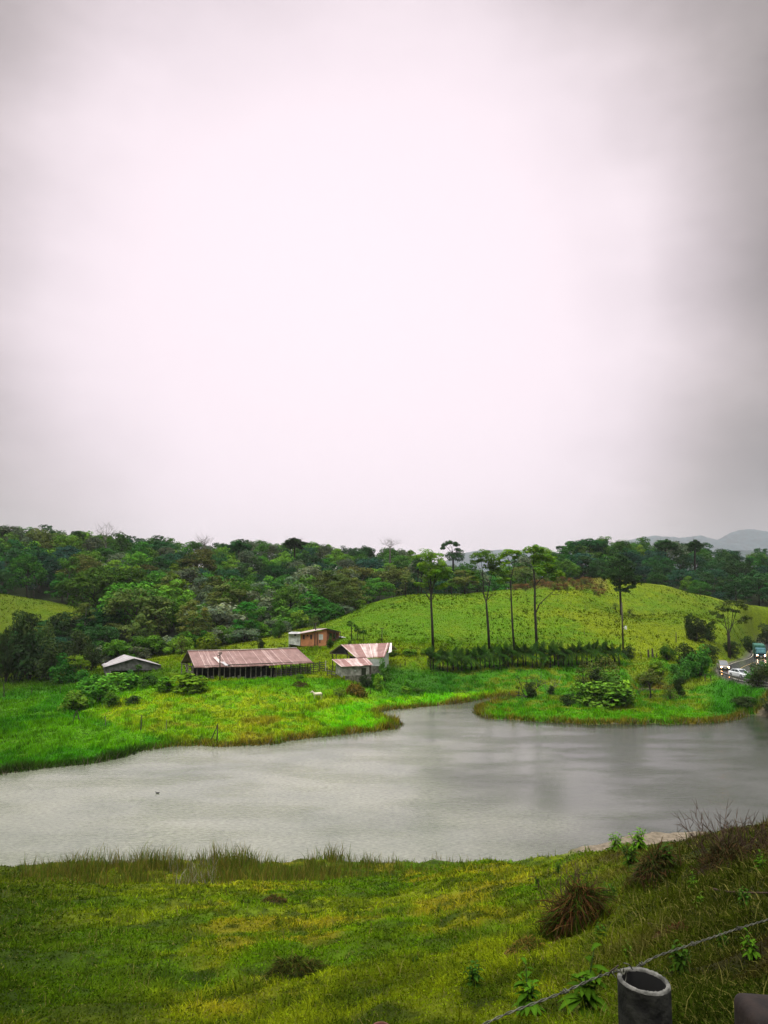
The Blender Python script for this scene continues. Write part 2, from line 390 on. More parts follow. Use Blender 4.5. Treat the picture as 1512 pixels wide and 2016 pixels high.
def gr(px, py, y0=3.0, y1=500.):
    """point of the ground seen at this pixel"""
    d = ray(px, py); Ys = np.exp(np.linspace(math.log(y0), math.log(y1), 4000)); t = Ys/d[1]
    X = d[0]*t; Z = EYE+d[2]*t; h = hz(X, Ys); k = np.argmax(Z < h)
    if not (Z < h).any(): k = np.argmin(Z-h)
    return np.array([X[k], Ys[k], h[k]])
def on(px, Y):
    X = (px-CX)/F*Y
    for _ in range(3): X = (px-CX)/F*(Y*math.cos(PITCH)+(float(hz(X, Y))-EYE)*math.sin(PITCH))
    return np.array([X, Y, float(hz(X, Y))])

# regions (world plan outlines found from the photo)
def fb(px): return np.interp(px, [-700, -300, 0, 60, 100, 200, 350, 420, 500, 560, 610, 680, 720, 800, 880, 1000, 1100, 1200, 1300, 1400, 1512, 1700, 2200], [160, 158, 161, 162, 164, 168, 174, 186, 192, 205, 215, 222, 245, 272, 290, 275, 275, 278, 282, 272, 262, 250, 240])
LEFTHILL = [(-900, 195), (-100, 193), (60, 196), (120, 205), (178, 226), (170, 236), (60, 248), (-100, 258), (-900, 262)]
def in_lefthill(px, Y):
    return poly_sd(np.asarray(px, float)/4., np.asarray(Y, float), [(a/4., b) for a, b in LEFTHILL])
def wpoly(L): return np.array([gr(*p)[:2] for p in L])
R_KNOLL = wpoly([(160, 1402), (230, 1432), (330, 1452), (430, 1468), (560, 1462), (660, 1447), (640, 1425), (590, 1410), (615, 1393), (700, 1378), (760, 1366), (700, 1350), (640, 1337), (560, 1330), (420, 1342), (300, 1352), (230, 1380)])
R_MARSHM = wpoly([(600, 1405), (660, 1390), (760, 1374), (880, 1366), (1000, 1362), (1000, 1372), (900, 1385), (765, 1398), (745, 1405), (790, 1428), (700, 1440), (640, 1428)])
def colour(X, Y, sd, rd):
    px = CX+X/np.maximum(Y, .1)*F; r = np.hypot(X, Y); n = len(X)
    A = lambda *c_: np.array(c_)[None, :]
    def mix(a, b, k): k = np.clip(k, 0, 1)[:, None]; return a*(1-k)+b*k
    n1 = fbm(X*.11, Y*.11, 21); n2 = fbm(X*.5, Y*.5, 22); n3 = fbm(X*2.1, Y*2.1, 23, 3); n4 = fbm(X*.035, Y*.035, 24)
    # default far pasture
    col = mix(A(.075, .160, .002), A(.135, .180, .002), sstep(.35, .62, n4*.5+n1*.5)); col = mix(col, A(.165, .200, .003), .5*sstep(.45, .7, n2))
    col = mix(col, A(.06, .085, .004), .6*sstep(.53, .66, n3))
    hl = (1-sstep(950, 1120, px))*sstep(500, 700, px)*sstep(160, 175, Y); col = mix(col, A(.062, .165, .003), hl*.55*sstep(.3, .6, n2+.1))
    hillr = np.maximum(sstep(1120, 1500, px), 1-sstep(150, 300, px))*sstep(165, 190, Y); col = mix(col, A(.085, .125, .004), hillr*.55)
    # flat meadow between island and palms
    fl = sstep(820, 880, px)*(1-sstep(1370, 1440, px))*sstep(112, 120, Y)*(1-sstep(156, 162, Y)); col = mix(col, mix(A(.045, .15, .004), A(.11, .155, .006), sstep(.45, .6, n2)), fl)
    wl = sstep(690, 720, px)*(1-sstep(850, 1000, px))*sstep(128, 132, Y)*(1-sstep(150, 156, Y)); col = mix(col, A(.02, .10, .006), wl*.85)
    # marshes
    ml = (1-sstep(300, 380, px))*(1-sstep(150, 160, Y)); cm = mix(A(.035, .155, .002), A(.07, .20, .002), sstep(.4, .6, n1)); cm = mix(cm, A(.02, .07, .004), .6*sstep(.56, .66, n3)*sstep(.4, .6, n2))
    cm = mix(cm, A(.05, .085, .006), .7*sstep(130, 150, Y))
    col = mix(col, cm, ml*(Y > 60))
    isl = sstep(880, 930, px)*(Y > 60)*(1-sstep(118, 126, Y+(n2-.5)*14)); col = mix(col, mix(A(.045, .18, .002), A(.08, .20, .002), n2), isl)
    isr = sstep(1370, 1400, px)*(Y > 60)*(1-sstep(136, 141, Y)); col = mix(col, A(.028, .13, .004), isr)
    kn = 1-sstep(-1.5, 1.5, poly_sd(X, Y, R_KNOLL)+(n2-.5)*5)
    ck = mix(A(.12, .25, .003), A(.20, .26, .005), sstep(.42, .6, n2)); ck = mix(ck, A(.05, .11, .004), .7*sstep(.54, .64, n3)); ck = mix(ck, A(.19, .14, .010), .6*sstep(.64, .74, n1))
    top = sstep(126, 134, Y+(n2-.5)*8); ck = mix(ck, A(.045, .19, .004), .7*top)
    col = mix(col, ck, kn)
    mm = 1-sstep(-.8, .8, poly_sd(X, Y, R_MARSHM)+(n3-.5)*2); col = mix(col, mix(A(.085, .285, .002), A(.15, .29, .002), sstep(.4, .65, n2)), mm)
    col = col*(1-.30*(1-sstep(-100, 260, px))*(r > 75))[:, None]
    # brown fringe at the water
    br = (1-sstep(.4, 2.6, sd+(n2-.5)*3))*(r > 62)*sstep(300, 420, px)
    col = mix(col, A(.13, .085, .01), br*.85*sstep(.35, .6, n2+.1)); 
    dk = (1-sstep(.3, 2.2, sd+(n2-.5)*3))*(r > 62)*(1-sstep(280, 340, px)); col = mix(col, A(.02, .035, .004), dk*.9)
    # bracken band
    bk = sstep(1000, 1030, px)*(1-sstep(1185, 1205, px))*sstep(232, 242, Y+(n2-.5)*16)*(Y < 275); col = mix(col, A(.12, .085, .02), bk*.6)
    # forest floor
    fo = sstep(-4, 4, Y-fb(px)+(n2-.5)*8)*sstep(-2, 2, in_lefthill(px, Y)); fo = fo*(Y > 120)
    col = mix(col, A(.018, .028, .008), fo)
    # foreground bank
    fg = (1-sstep(70, 76, r))
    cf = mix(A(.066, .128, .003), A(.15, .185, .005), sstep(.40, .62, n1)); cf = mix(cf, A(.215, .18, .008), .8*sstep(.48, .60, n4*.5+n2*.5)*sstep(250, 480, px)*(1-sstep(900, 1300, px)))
    cf = mix(cf, A(.025, .045, .004), .8*sstep(.52, .64, n3)); cf = mix(cf, A(.05, .075, .004), .6*sstep(.5, .62, fbm(X*.9+7, Y*.9, 27, 3)))  # dark noise spots put the shadows between tufts into the turf colour
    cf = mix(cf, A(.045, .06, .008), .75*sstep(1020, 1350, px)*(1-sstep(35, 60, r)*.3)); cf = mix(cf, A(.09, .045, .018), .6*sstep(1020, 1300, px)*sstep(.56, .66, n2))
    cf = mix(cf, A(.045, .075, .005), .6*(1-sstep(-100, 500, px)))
    cf = cf*.84*((1-.56*sstep(1080, 1330, px)-.48*(1-sstep(-60, 380, px)))*(1.12-.25*(1-sstep(6, 16, r))))[:, None]  # edge vignette put into the turf colour: darker left, right and near
    mud = (1-sstep(6, 10.0, sd+(n2-.5)*3))*sstep(1090, 1140, px)*(r > 50); cf = mix(cf, A(.19, .155, .11), mud)
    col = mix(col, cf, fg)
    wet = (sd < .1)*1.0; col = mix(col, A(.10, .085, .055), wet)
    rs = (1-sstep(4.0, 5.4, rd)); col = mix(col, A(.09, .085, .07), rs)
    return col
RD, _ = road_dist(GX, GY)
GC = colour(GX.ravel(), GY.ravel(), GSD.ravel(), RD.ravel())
def ground_material():
    m, nt, b = mat_new('ground_turf'); n = nt.nodes; l = nt.links
    a = n.new('ShaderNodeAttribute'); a.attribute_name = 'Col'
    tc = n.new('ShaderNodeTexCoord')
    nz = n.new('ShaderNodeTexNoise'); nz.inputs['Scale'].default_value = 2.2; nz.inputs['Detail'].default_value = 8; nz.inputs['Roughness'].default_value = .7; l.new(tc.outputs['Object'], nz.inputs['Vector'])
    mr = n.new('ShaderNodeMapRange'); mr.inputs[1].default_value = .3; mr.inputs[2].default_value = .7; mr.inputs[3].default_value = .45; mr.inputs[4].default_value = 1.5; l.new(nz.outputs[0], mr.inputs[0])
    cb = n.new('ShaderNodeCombineXYZ')
    for i in range(3): l.new(mr.outputs[0], cb.inputs[i])
    mx = n.new('ShaderNodeMixRGB'); mx.blend_type = 'MULTIPLY'; mx.inputs[0].default_value = 1; l.new(a.outputs['Color'], mx.inputs[1]); l.new(cb.outputs[0], mx.inputs[2])
    l.new(mx.outputs[0], b.inputs['Base Color']); b.inputs['Roughness'].default_value = .95; b.inputs['Specular IOR Level'].default_value = .1
    bp = n.new('ShaderNodeBump'); bp.inputs['Strength'].default_value = .9; bp.inputs['Distance'].default_value = .25; l.new(nz.outputs[0], bp.inputs['Height']); l.new(bp.outputs[0], b.inputs['Normal'])
    return m
def build_ground():
    V = np.c_[GX.ravel(), GY.ravel(), GZ.ravel()]
    idx = np.arange(NR*NT).reshape(NR, NT); nx = np.roll(idx, -1, axis=1)
    Fq = np.stack([idx[:-1], nx[:-1], nx[1:], idx[1:]], -1).reshape(-1, 4)[:, ::-1]
    V = np.vstack([V, [[0, 0, 19.3]]]); ctr = len(V)-1
    # close the small hole under the camera with thin quads (degenerate-free fan in pairs)
    fan = np.array([(idx[0, i], idx[0, (i+2) % NT], ctr, ctr) for i in range(0, 0)], dtype=np.int32).reshape(-1, 4)
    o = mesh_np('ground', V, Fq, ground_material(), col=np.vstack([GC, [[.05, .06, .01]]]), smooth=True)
    tag(o, kind='structure')
build_ground()
def build_water():
    m, nt, b = mat_new('pond_water'); n = nt.nodes; l = nt.links
    tc = n.new('ShaderNodeTexCoord')
    def noise(scale, sx=1, sy=1, det=4, ro=.5):
        mp = n.new('ShaderNodeMapping'); mp.inputs['Scale'].default_value = (sx, sy, 1); l.new(tc.outputs['Object'], mp.inputs[0])
        z = n.new('ShaderNodeTexNoise'); z.inputs['Scale'].default_value = scale; z.inputs['Detail'].default_value = det; z.inputs['Roughness'].default_value = ro; l.new(mp.outputs[0], z.inputs['Vector']); return z.outputs[0]
    big = noise(.085, .8, 1.0, 5, .6); rip = noise(1.6, .6, 1.6, 6, .62); fine = noise(7, 1, 1, 3)
    cr = n.new('ShaderNodeValToRGB'); l.new(big, cr.inputs[0])
    cr.color_ramp.elements[0].position = .32; cr.color_ramp.elements[0].color = (.11, .125, .085, 1)
    cr.color_ramp.elements[1].position = .72; cr.color_ramp.elements[1].color = (.21, .215, .155, 1)
    # pale silt in the western half; dark eastern reflections put into the water colour
    sp = n.new('ShaderNodeSeparateXYZ'); l.new(tc.outputs['Object'], sp.inputs[0])
    sx = n.new('ShaderNodeMath'); sx.operation = 'MULTIPLY_ADD'; sx.inputs[1].default_value = 60.0; l.new(noise(.035, 1, 1, 4, .55), sx.inputs[0]); l.new(sp.outputs[0], sx.inputs[2])
    ms = n.new('ShaderNodeMapRange'); ms.interpolation_type = 'SMOOTHSTEP'; ms.inputs[1].default_value = 24.0; ms.inputs[2].default_value = 56.0; l.new(sx.outputs[0], ms.inputs[0])
    mw = n.new('ShaderNodeMixRGB'); l.new(ms.outputs[0], mw.inputs[0]); l.new(cr.outputs[0], mw.inputs[1]); mw.inputs[2].default_value = (.035, .042, .028, 1)
    spk = noise(2.6, .8, 1.8, 3, .7); sm = n.new('ShaderNodeMapRange'); sm.inputs[1].default_value = .35; sm.inputs[2].default_value = .65; sm.inputs[3].default_value = .72; sm.inputs[4].default_value = 1.25; l.new(spk, sm.inputs[0])
    cbx = n.new('ShaderNodeCombineXYZ')
    for i in range(3): l.new(sm.outputs[0], cbx.inputs[i])
    ml = n.new('ShaderNodeMixRGB'); ml.blend_type = 'MULTIPLY'; ml.inputs[0].default_value = 1; l.new(mw.outputs[0], ml.inputs[1]); l.new(cbx.outputs[0], ml.inputs[2])
    l.new(ml.outputs[0], b.inputs['Base Color'])
    rr = n.new('ShaderNodeMapRange'); rr.inputs[1].default_value = .4; rr.inputs[2].default_value = .65; rr.inputs[3].default_value = .07; rr.inputs[4].default_value = .16; l.new(big, rr.inputs[0]); l.new(rr.outputs[0], b.inputs['Roughness'])
    b.inputs['Specular IOR Level'].default_value = .5; b.inputs['IOR'].default_value = 1.62
    med = noise(.55, .35, 1.3, 4, .6); ruf = noise(.16, .5, 1.2, 3)
    rm = n.new('ShaderNodeMapRange'); rm.inputs[1].default_value = .42; rm.inputs[2].default_value = .60; rm.inputs[3].default_value = .05; rm.inputs[4].default_value = .50; l.new(ruf, rm.inputs[0])
    b0 = n.new('ShaderNodeBump'); b0.inputs['Distance'].default_value = .24; b0.inputs['Strength'].default_value = .09; l.new(med, b0.inputs['Height'])
    b1 = n.new('ShaderNodeBump'); b1.inputs['Distance'].default_value = .12; l.new(rip, b1.inputs['Height']); l.new(rm.outputs[0], b1.inputs['Strength']); l.new(b0.outputs[0], b1.inputs['Normal'])
    b2 = n.new('ShaderNodeBump'); b2.inputs['Strength'].default_value = .3; b2.inputs['Distance'].default_value = .03; l.new(fine, b2.inputs['Height']); l.new(b1.outputs[0], b2.inputs['Normal'])
    l.new(b2.outputs[0], b.inputs['Normal'])
    V = []; P = np.array([(-230, 48), (-230, 150), (120, 150), (120, 48)])
    V = [(x, y, 0) for x, y in P]
    o = mesh_np('pond_water', V, [(3, 2, 1, 0)][::-1], m)
    o.data.flip_normals() if o.data.polygons[0].normal.z < 0 else None
    tag(o, kind='structure')
build_water()
def build_road():
    m, nt, b = mat_new('wet_asphalt'); n = nt.nodes; l = nt.links
    tc = n.new('ShaderNodeTexCoord'); nz = n.new('ShaderNodeTexNoise'); nz.inputs['Scale'].default_value = .6; nz.inputs['Detail'].default_value = 8; l.new(tc.outputs['Object'], nz.inputs['Vector'])
    cr = n.new('ShaderNodeValToRGB'); l.new(nz.outputs[0], cr.inputs[0]); cr.color_ramp.elements[0].position = .35; cr.color_ramp.elements[0].color = (.03, .03, .032, 1); cr.color_ramp.elements[1].position = .7; cr.color_ramp.elements[1].color = (.065, .065, .068, 1)
    l.new(cr.outputs[0], b.inputs['Base Color']); b.inputs['Roughness'].default_value = .2; b.inputs['Specular IOR Level'].default_value = .8
    bp = n.new('ShaderNodeBump'); bp.inputs['Strength'].default_value = .12; bp.inputs['Distance'].default_value = .05; n2 = n.new('ShaderNodeTexNoise'); n2.inputs['Scale'].default_value = 9; l.new(tc.outputs['Object'], n2.inputs['Vector']); l.new(n2.outputs[0], bp.inputs['Height']); l.new(bp.outputs[0], b.inputs['Normal'])
    d = np.gradient(RP[:, :2], axis=0); d /= np.linalg.norm(d, axis=1)[:, None]; nn = np.c_[d[:, 1], -d[:, 0]]
    def strip(name, o0, o1, dz, mat):
        L = np.c_[RP[:, :2]+nn*o0, RP[:, 2]+dz]; R_ = np.c_[RP[:, :2]+nn*o1, RP[:, 2]+dz]; N = len(RP)
        V = np.vstack([L, R_]); i = np.arange(N-1); Fq = np.c_[i, i+N, i+1+N, i+1]
        o = mesh_np(name, V, Fq, mat)
        if o.data.polygons[0].normal.z < 0: o.data.flip_normals()
        return tag(o, kind='structure')
    strip('road', -3.7, 3.7, .02, m)
    wl = mat_plain('worn_road_paint', (.55, .5, .35), .5, noise=.3, scale=2)
    strip('road_marking', -.09, -.02, .026, mat_plain('worn_yellow_paint', (.55, .38, .06), .5, noise=.3, scale=2))
    strip('road_marking', -3.35, -3.23, .026, wl); strip('road_marking', 3.23, 3.35, .026, wl)
build_road()
# ------------------------------------------------------------------ vegetation
rng = np.random.default_rng(11)
BARK = mat_plain('dark_bark', (.028, .022, .017), .9, noise=.4, scale=4)
PALEBARK = mat_plain('pale_bark', (.13, .115, .095), .9, noise=.3, scale=4)
def leafq(r, Cn, N, L, W):
    """diamond leaves: centres, normals, lengths, widths -> verts"""
    n = len(Cn); N = N/np.linalg.norm(N, axis=1)[:, None]
    a = r.normal(size=(n, 3)); t = a-(a*N).sum(1)[:, None]*N; t /= np.linalg.norm(t, axis=1)[:, None]; b = np.cross(N, t)
    L = np.broadcast_to(L, (n,))[:, None]; W = np.broadcast_to(W, (n,))[:, None]
    return np.stack([Cn-t*L*.5, Cn-b*W*.5+t*L*.05, Cn+t*L*.5, Cn+b*W*.5+t*L*.05], 1).reshape(-1, 3)
def clumps(r, CL, per, size, up=.5, jit=.35, colv=.35, shell=.62, warm=.25, w=.55):
    """CL: list of (x,y,z,rx,ry,rz); returns verts, colours. Leaves lie through the clump's outer volume"""
    V = []; K = []
    for cl in CL:
        x, y, z, rx, ry, rz = cl[:6]
        n = int(per*(cl[6] if len(cl) > 6 else 1))
        d = r.normal(size=(n, 3)); d /= np.linalg.norm(d, axis=1)[:, None]
        fl = r.random(n) < .55; d[fl, 2] = np.abs(d[fl, 2])
        rad = (shell+(1.08-shell)*r.random(n)**.6)[:, None]
        P = np.array([x, y, z])+d*rad*np.array([rx, ry, rz])
        N = d*.8+r.normal(size=(n, 3))*jit+np.array([0, 0, up])
        s = size*(.6+.8*r.random(n))
        V.append(leafq(r, P, N, s, s*w))
        cb = (1+(r.random()-.5)*colv*1.6)
        lum = cb*(1+(r.random(n)-.5)*colv*1.3); wv = 1+(r.random()-.5)*warm+(r.random(n)-.5)*warm
        k = np.stack([lum*wv, lum, lum*(.7+.6*r.random(n))], 1); K.append(np.repeat(k, 4, 0))
    return np.vstack(V), np.vstack(K)
def add_leaf_mesh(name, V, K, mat, parent, local=True):
    n = len(V)//4
    return mesh_np(name, V, np.arange(n*4).reshape(n, 4), mat, parent, K, local)
def crown_clumps(r, kind, R, H, base):
    """list of clumps for a crown of radius R and height H starting at base"""
    L = []
    if kind == 'dome':
        for i in range(46):
            a = r.random()*6.283; q = math.sqrt(r.random())*R*.86; hh = math.sqrt(max(0, 1-(q/R)**2))
            s = R*(.15+.15*r.random()); L.append((q*math.cos(a), q*math.sin(a), base+H*(.16+.70*hh*(.55+.5*r.random())), s, s, s*.8, .62))
        for i in range(9):
            a = i*.7+r.random()*.4; L.append((R*.72*math.cos(a), R*.72*math.sin(a), base+H*(.1+.25*r.random()), R*.26, R*.26, R*.2))
    elif kind == 'layer':
        for k in range(5):
            zz = base+H*(.10+.19*k); rr = R*(.8, 1.0, .95, .8, .5)[k]
            for i in range(9 if k < 4 else 5):
                a = r.random()*6.283; q = rr*(.25+.7*r.random()); s = R*(.15+.15*r.random())
                L.append((q*math.cos(a), q*math.sin(a), zz+(r.random()-.5)*H*.22, s, s, s*.66, .7))
    elif kind == 'umbrella':
        for i in range(18):
            a = r.random()*6.283; q = math.sqrt(r.random())*R*.85; s = R*(.2+.12*r.random())
            L.append((q*math.cos(a), q*math.sin(a), base+H*(.72-.3*(q/R)**2+.14*r.random()), s, s, s*.6))
    elif kind == 'tall':
        for i in range(26):
            u = r.random(); a = r.random()*6.283; rr = R*(.35+.65*math.sin(math.pi*(.15+.8*u)))*.75; q = rr*math.sqrt(r.random()); s = R*(.26+.16*r.random())
            L.append((q*math.cos(a), q*math.sin(a), base+H*(.05+.85*u), s, s, s*.7))
    elif kind == 'bush':
        for i in range(24):
            a = r.random()*6.283; q = math.sqrt(r.random())*R*.8; s = R*(.22+.18*r.random())
            L.append((q*math.cos(a), q*math.sin(a), base+H*(.08+.72*r.random()*math.sqrt(1-(q/R)**2*.8)), s, s, s*.7))
    return L
def limbs(mb, r, base, top, CL, rad, n=7, sides=5):
    z0 = base; pts = [(0, 0, 0)]; k = 5
    for i in range(1, k+1): pts.append(((r.random()-.5)*.25, (r.random()-.5)*.25, top*i/k))
    mb.tube(pts, [rad*(1-.16*i)*(1.25 if i == 0 else 1) for i in range(k+1)], 7)
    for cl in CL[:n]:
        s = max(.25*top, min(top*.9, cl[2]*(.45+.3*r.random()))); a = Vector((0, 0, s)); b = Vector(cl[:3]); m = a.lerp(b, .5)+Vector((0, 0, -.05*top*r.random()))
        mb.tube([a, m, b], [rad*.42, rad*.28, rad*.1], sides)
# --- forest tree prototypes, unit metre scale, about 12 m tall
FOREST_COL = [('deep_green_leaves', (.024, .072, .018)), ('mid_green_leaves', (.048, .135, .016)), ('fresh_green_leaves', (.088, .195, .016)), ('olive_leaves', (.085, .115, .024)), ('blue_green_leaves', (.020, .062, .032)), ('grey_green_leaves', (.10, .135, .07))]
LM = {k: mat_leaf(k, v, .14, .38, hue=.025) for k, v in FOREST_COL}
LM['bright_leaves'] = mat_leaf('bright_leaves', (.125, .27, .016), .25, .2, hue=.015)
LM['lime_leaves'] = mat_leaf('lime_leaves', (.14, .22, .014), .25, .2, hue=.015)
LM['dark_scrub_leaves'] = mat_leaf('dark_scrub_leaves', (.028, .050, .014), .15, .3, hue=.02)
LM['brown_leaves'] = mat_leaf('brown_leaves', (.15, .085, .03), .15, .3, hue=.02)
WORD = {'dome': 'round-crowned', 'layer': 'layered', 'umbrella': 'flat-topped', 'tall': 'tall narrow', 'bush': 'low bushy'}
PROTO = []
def proto_tree(kind, mk, seed, R, H, base, n=1, per=80, size=.62, name='forest_tree'):
    r = np.random.default_rng(seed); CL = crown_clumps(r, kind, R, H, base)
    root = empty(name, (0, 0, 0), 'x', 'tree')
    mb = MB(); limbs(mb, r, 0, base+H*.6, CL, .22 if kind != 'umbrella' else .28, 8); mb.build('trunk', PALEBARK if seed % 3 == 0 else BARK, root, smooth=True)
    V, K = clumps(r, CL, per, size); add_leaf_mesh('crown', V, K, LM[mk], root)
    reg_tree(root); ch = CH[root.name]
    return dict(root=root, ch=ch, kind=kind, mk=mk, used=False, V=V, K=K, H=base+H, mb=mb)
spec = [('dome', 0), ('dome', 1), ('dome', 4), ('dome', 2), ('layer', 1), ('layer', 2), ('layer', 3), ('layer', 0), ('umbrella', 3), ('dome', 5), ('tall', 0), ('tall', 1), ('tall', 5), ('bush', 2), ('bush', 1), ('bush', 5), ('dome', 3), ('dome', 2)]
for i, (k, m) in enumerate(spec):
    R, H, b = {'dome': (5.4, 9.5, 2.2), 'layer': (5.0, 9.5, 2.2), 'umbrella': (5.8, 8, 4.6), 'tall': (3.9, 11.5, 1.6), 'bush': (4.4, 6.5, .2)}[k]
    PROTO.append(proto_tree(k, FOREST_COL[m][0], 100+i, R, H, b, per=120, size=.52))
def use(pr, loc, sc, rz, label, group, sz=None, cat='tree', name=None):
    if not pr['used']: o = pr['root']; pr['used'] = True
    else: o = copy_tree(pr['root'], pr['ch'])
    if name: o.name = name
    o.location = tuple(float(v) for v in loc); o.scale = (sc, sc, sz or sc); o.rotation_euler = (0, 0, rz)
    tag(o, label, cat, group)
    if 'group' in o.keys() and not group: del o['group']
    return o
# --- place the forest
def forest():
    r = np.random.default_rng(5); P = []; tries = 0
    cell = {}
    while tries < 60000 and len(P) < 1300:
        tries += 1; px = r.uniform(-260, 1780); y0 = fb(px); Y = math.sqrt(r.uniform(y0**2, 405**2))
        if px > 880 and Y > 372: continue
        if in_lefthill(px, Y) < 2: continue
        if 880 < px < 1020 and Y < 300: continue
        sp = 7.6+(Y-160)*.014; X = (px-CX)/F*Y
        k = (int(X//12), int(Y//12)); ok = True
        for i in (-1, 0, 1):
            for j in (-1, 0, 1):
                for q in cell.get((k[0]+i, k[1]+j), ()):
                    if (q[0]-X)**2+(q[1]-Y)**2 < sp*sp: ok = False
        if not ok: continue
        rd, _ = road_dist(np.array([X]), np.array([Y]))
        if rd[0] < 9: continue
        cell.setdefault(k, []).append((X, Y)); P.append((X, Y, px))
    P = [(X, Y, px, float(hz(X, Y))) for X, Y, px in P]
    # keep what the photo could show: test the crown top against the ground and rank by nearness
    out = []
    for X, Y, px, z in P:
        t = np.linspace(.3, .97, 40); hh = hz(X*t, Y*t); top = EYE+(z+13-EYE)*t
        if (hh > top).any(): continue
        out.append((Y, X, px, z))
    out.sort()
    return out
FT = forest()
print('forest trees', len(FT))
CW = {'deep_green_leaves': 'dark green', 'mid_green_leaves': 'mid green', 'fresh_green_leaves': 'fresh green', 'olive_leaves': 'olive green', 'blue_green_leaves': 'bluish dark green', 'grey_green_leaves': 'greyish green'}
def landmark(px):
    for a, t in ((-1, 'at the left edge'), (80, 'behind the left grassy hill'), (190, 'over the left grassy slope end'), (330, 'above the grey open shed'), (480, 'above the long rusty barn'), (560, 'above the right end of the long barn'), (690, 'above the orange house'), (830, 'left of the tall pasture trees'), (930, 'behind the leftmost tall pasture tree'), (1090, 'behind the tall pasture trees'), (1210, 'behind the reddish bracken'), (1330, 'behind the right side of the green hill'), (1430, 'above the dark roadside trees')):
        if px < a: return t
    return 'above the road at the right'
def forest_build():
    r = np.random.default_rng(77); inframe = [t for t in FT if -40 < t[2] < 1552]
    r0_ = np.random.default_rng(3); nears = inframe[:262]; ids = set(id(t) for t in nears)
    rest = [t for t in FT if id(t) not in ids]
    used = set()
    for Y, X, px, z in nears:
        edge = Y-fb(px)
        if Y > 255: ks = [0, 1, 2, 4, 7, 8, 9, 10, 11, 17, 16, 0, 2, 5, 3]
        elif edge < 14: ks = [13, 14, 4, 3, 11, 15, 1, 5, 6, 13]
        else: ks = [0, 1, 3, 4, 5, 6, 9, 11, 12, 14, 16, 3, 5, 1]
        if px > 1090: ks = [0, 2, 7, 10, 17, 0, 2, 1, 7, 4]
        if px < 260 and Y < 215: ks = [0, 2, 7, 10, 0, 4, 14, 1]
        pr = PROTO[ks[r.integers(len(ks))]]
        tall = (8.0 if edge < 14 else 10.5)+5.5*r.random()
        if px > 1050: tall *= .92
        if px < 200 and Y < 216:
            dd = ray(px, 1222+r.random()*30+max(0, px-150)*-.6); lim = EYE+dd[2]/dd[1]*Y-z
            tall = max(4.0, min(tall, lim/1.08))
        sc = tall/pr['H']
        band = 'at the forest foot' if edge < 14 else ('on the lower slope' if Y < 235 else ('on the upper slope' if Y < 310 else 'on the forested ridge'))
        wide = sc*(.95+.35*r.random()); zz = sc*(.9+.25*r.random()) if not (px < 200 and Y < 216) else sc; wide = max(wide, .75) if px < 200 and Y < 216 else wide
        sz = 'large' if wide > 1.15 else ('small' if wide < .85 else '')
        lab = ' '.join((sz+' '+CW[pr['mk']]+' '+WORD[pr['kind']]+' tree '+band+' '+landmark(px)).split())
        w = lab.split()
        use(pr, (X, Y, z-.3), wide, r.random()*6.28, ' '.join(w[:16]), 'forest trees '+band, sz=zz)
    # the remainder: one mass beyond
    VV = []; KK = []
    tv = MB()
    for Y, X, px, z in rest:
        pr = PROTO[[0, 1, 2, 4, 7, 10, 11, 17, 9, 3][r.integers(10)]]; sc = (13.5+3*r.random())/pr['H']
        a = r.random()*6.28; ca, sa = math.cos(a), math.sin(a); V = pr['V']; K = pr['K']
        if not (-100 < px < 1600):
            q = np.repeat(r.random(len(V)//4) < .3, 4); V = V[q].reshape(-1, 4, 3); m_ = V.mean(1, keepdims=True); V = ((V-m_)*1.8+m_).reshape(-1, 3); K = K[q]
        W = np.c_[V[:, 0]*ca-V[:, 1]*sa, V[:, 0]*sa+V[:, 1]*ca, V[:, 2]]*sc+np.array([X, Y, z-.3])
        base = np.array(dict(FOREST_COL)[pr['mk']]); VV.append(W); KK.append(K*base*(.7+.6*r.random()))
        tv.tube([(X, Y, z-.5), (X, Y, z+9*sc)], [.3, .15], 4, cap=False)
    if VV:
        wm = mat_leaf('distant_leaves', (1, 1, 1), .2, 0)
        o = add_leaf_mesh('forest', np.vstack(VV), np.vstack(KK), wm, None); tag(o, 'far part of the dense green rainforest covering the ridges', 'forest', None, 'stuff')
forest_build()
def edge_bushes():
    r = np.random.default_rng(19); n = 0
    for px in np.arange(172, 700, 17):
        px = px+r.uniform(-6, 6); Y = fb(px)+r.uniform(-4, 3)
        if 548 < px < 600 and False: continue
        pr = PROTO[[13, 14, 15, 13][n % 4]]; n += 1; sc = r.uniform(.62, .95); p = on(px, Y)
        use(pr, (p[0], p[1], p[2]-.3), sc, r.random()*6.28, ('small ' if sc < .78 else 'big ')+''+CW[pr['mk']]+' bush at the forest foot '+landmark(px), 'bushes along the forest edge', cat='bush', sz=sc*r.uniform(.8, 1.1), name='forest_edge_bush')
edge_bushes()

# --- shrubs
def proto_shrub(mk, seed, per, size, w=.55, n=16, flat=.6, twig=True, up=.5, name='shrub', jit=.5, rz=.8):
    """unit shrub: radius .5, height 1"""
    r = np.random.default_rng(seed); CL = []
    for i in range(n):
        a = r.random()*6.283; q = math.sqrt(r.random())*.36; s = .13+.09*r.random()
        CL.append((q*math.cos(a), q*math.sin(a), .12+.72*r.random()*math.sqrt(1-(q/.5)**2), s, s, s*rz*1.4))
    root = empty(name, (0, 0, 0), 'x', 'shrub')
    V, K = clumps(r, CL, per, size, up=up, jit=jit, w=w); add_leaf_mesh('foliage', V, K, LM[mk], root)
    mb = MB()
    for cl in CL[:8]: mb.tube([(0, 0, -.03), (cl[0]*.5, cl[1]*.5, cl[2]*.6), cl[:3]], [.018, .012, .006], 4)
    mb.build('stem', BARK, root); reg_tree(root)
    return dict(root=root, ch=CH[root.name], used=False)
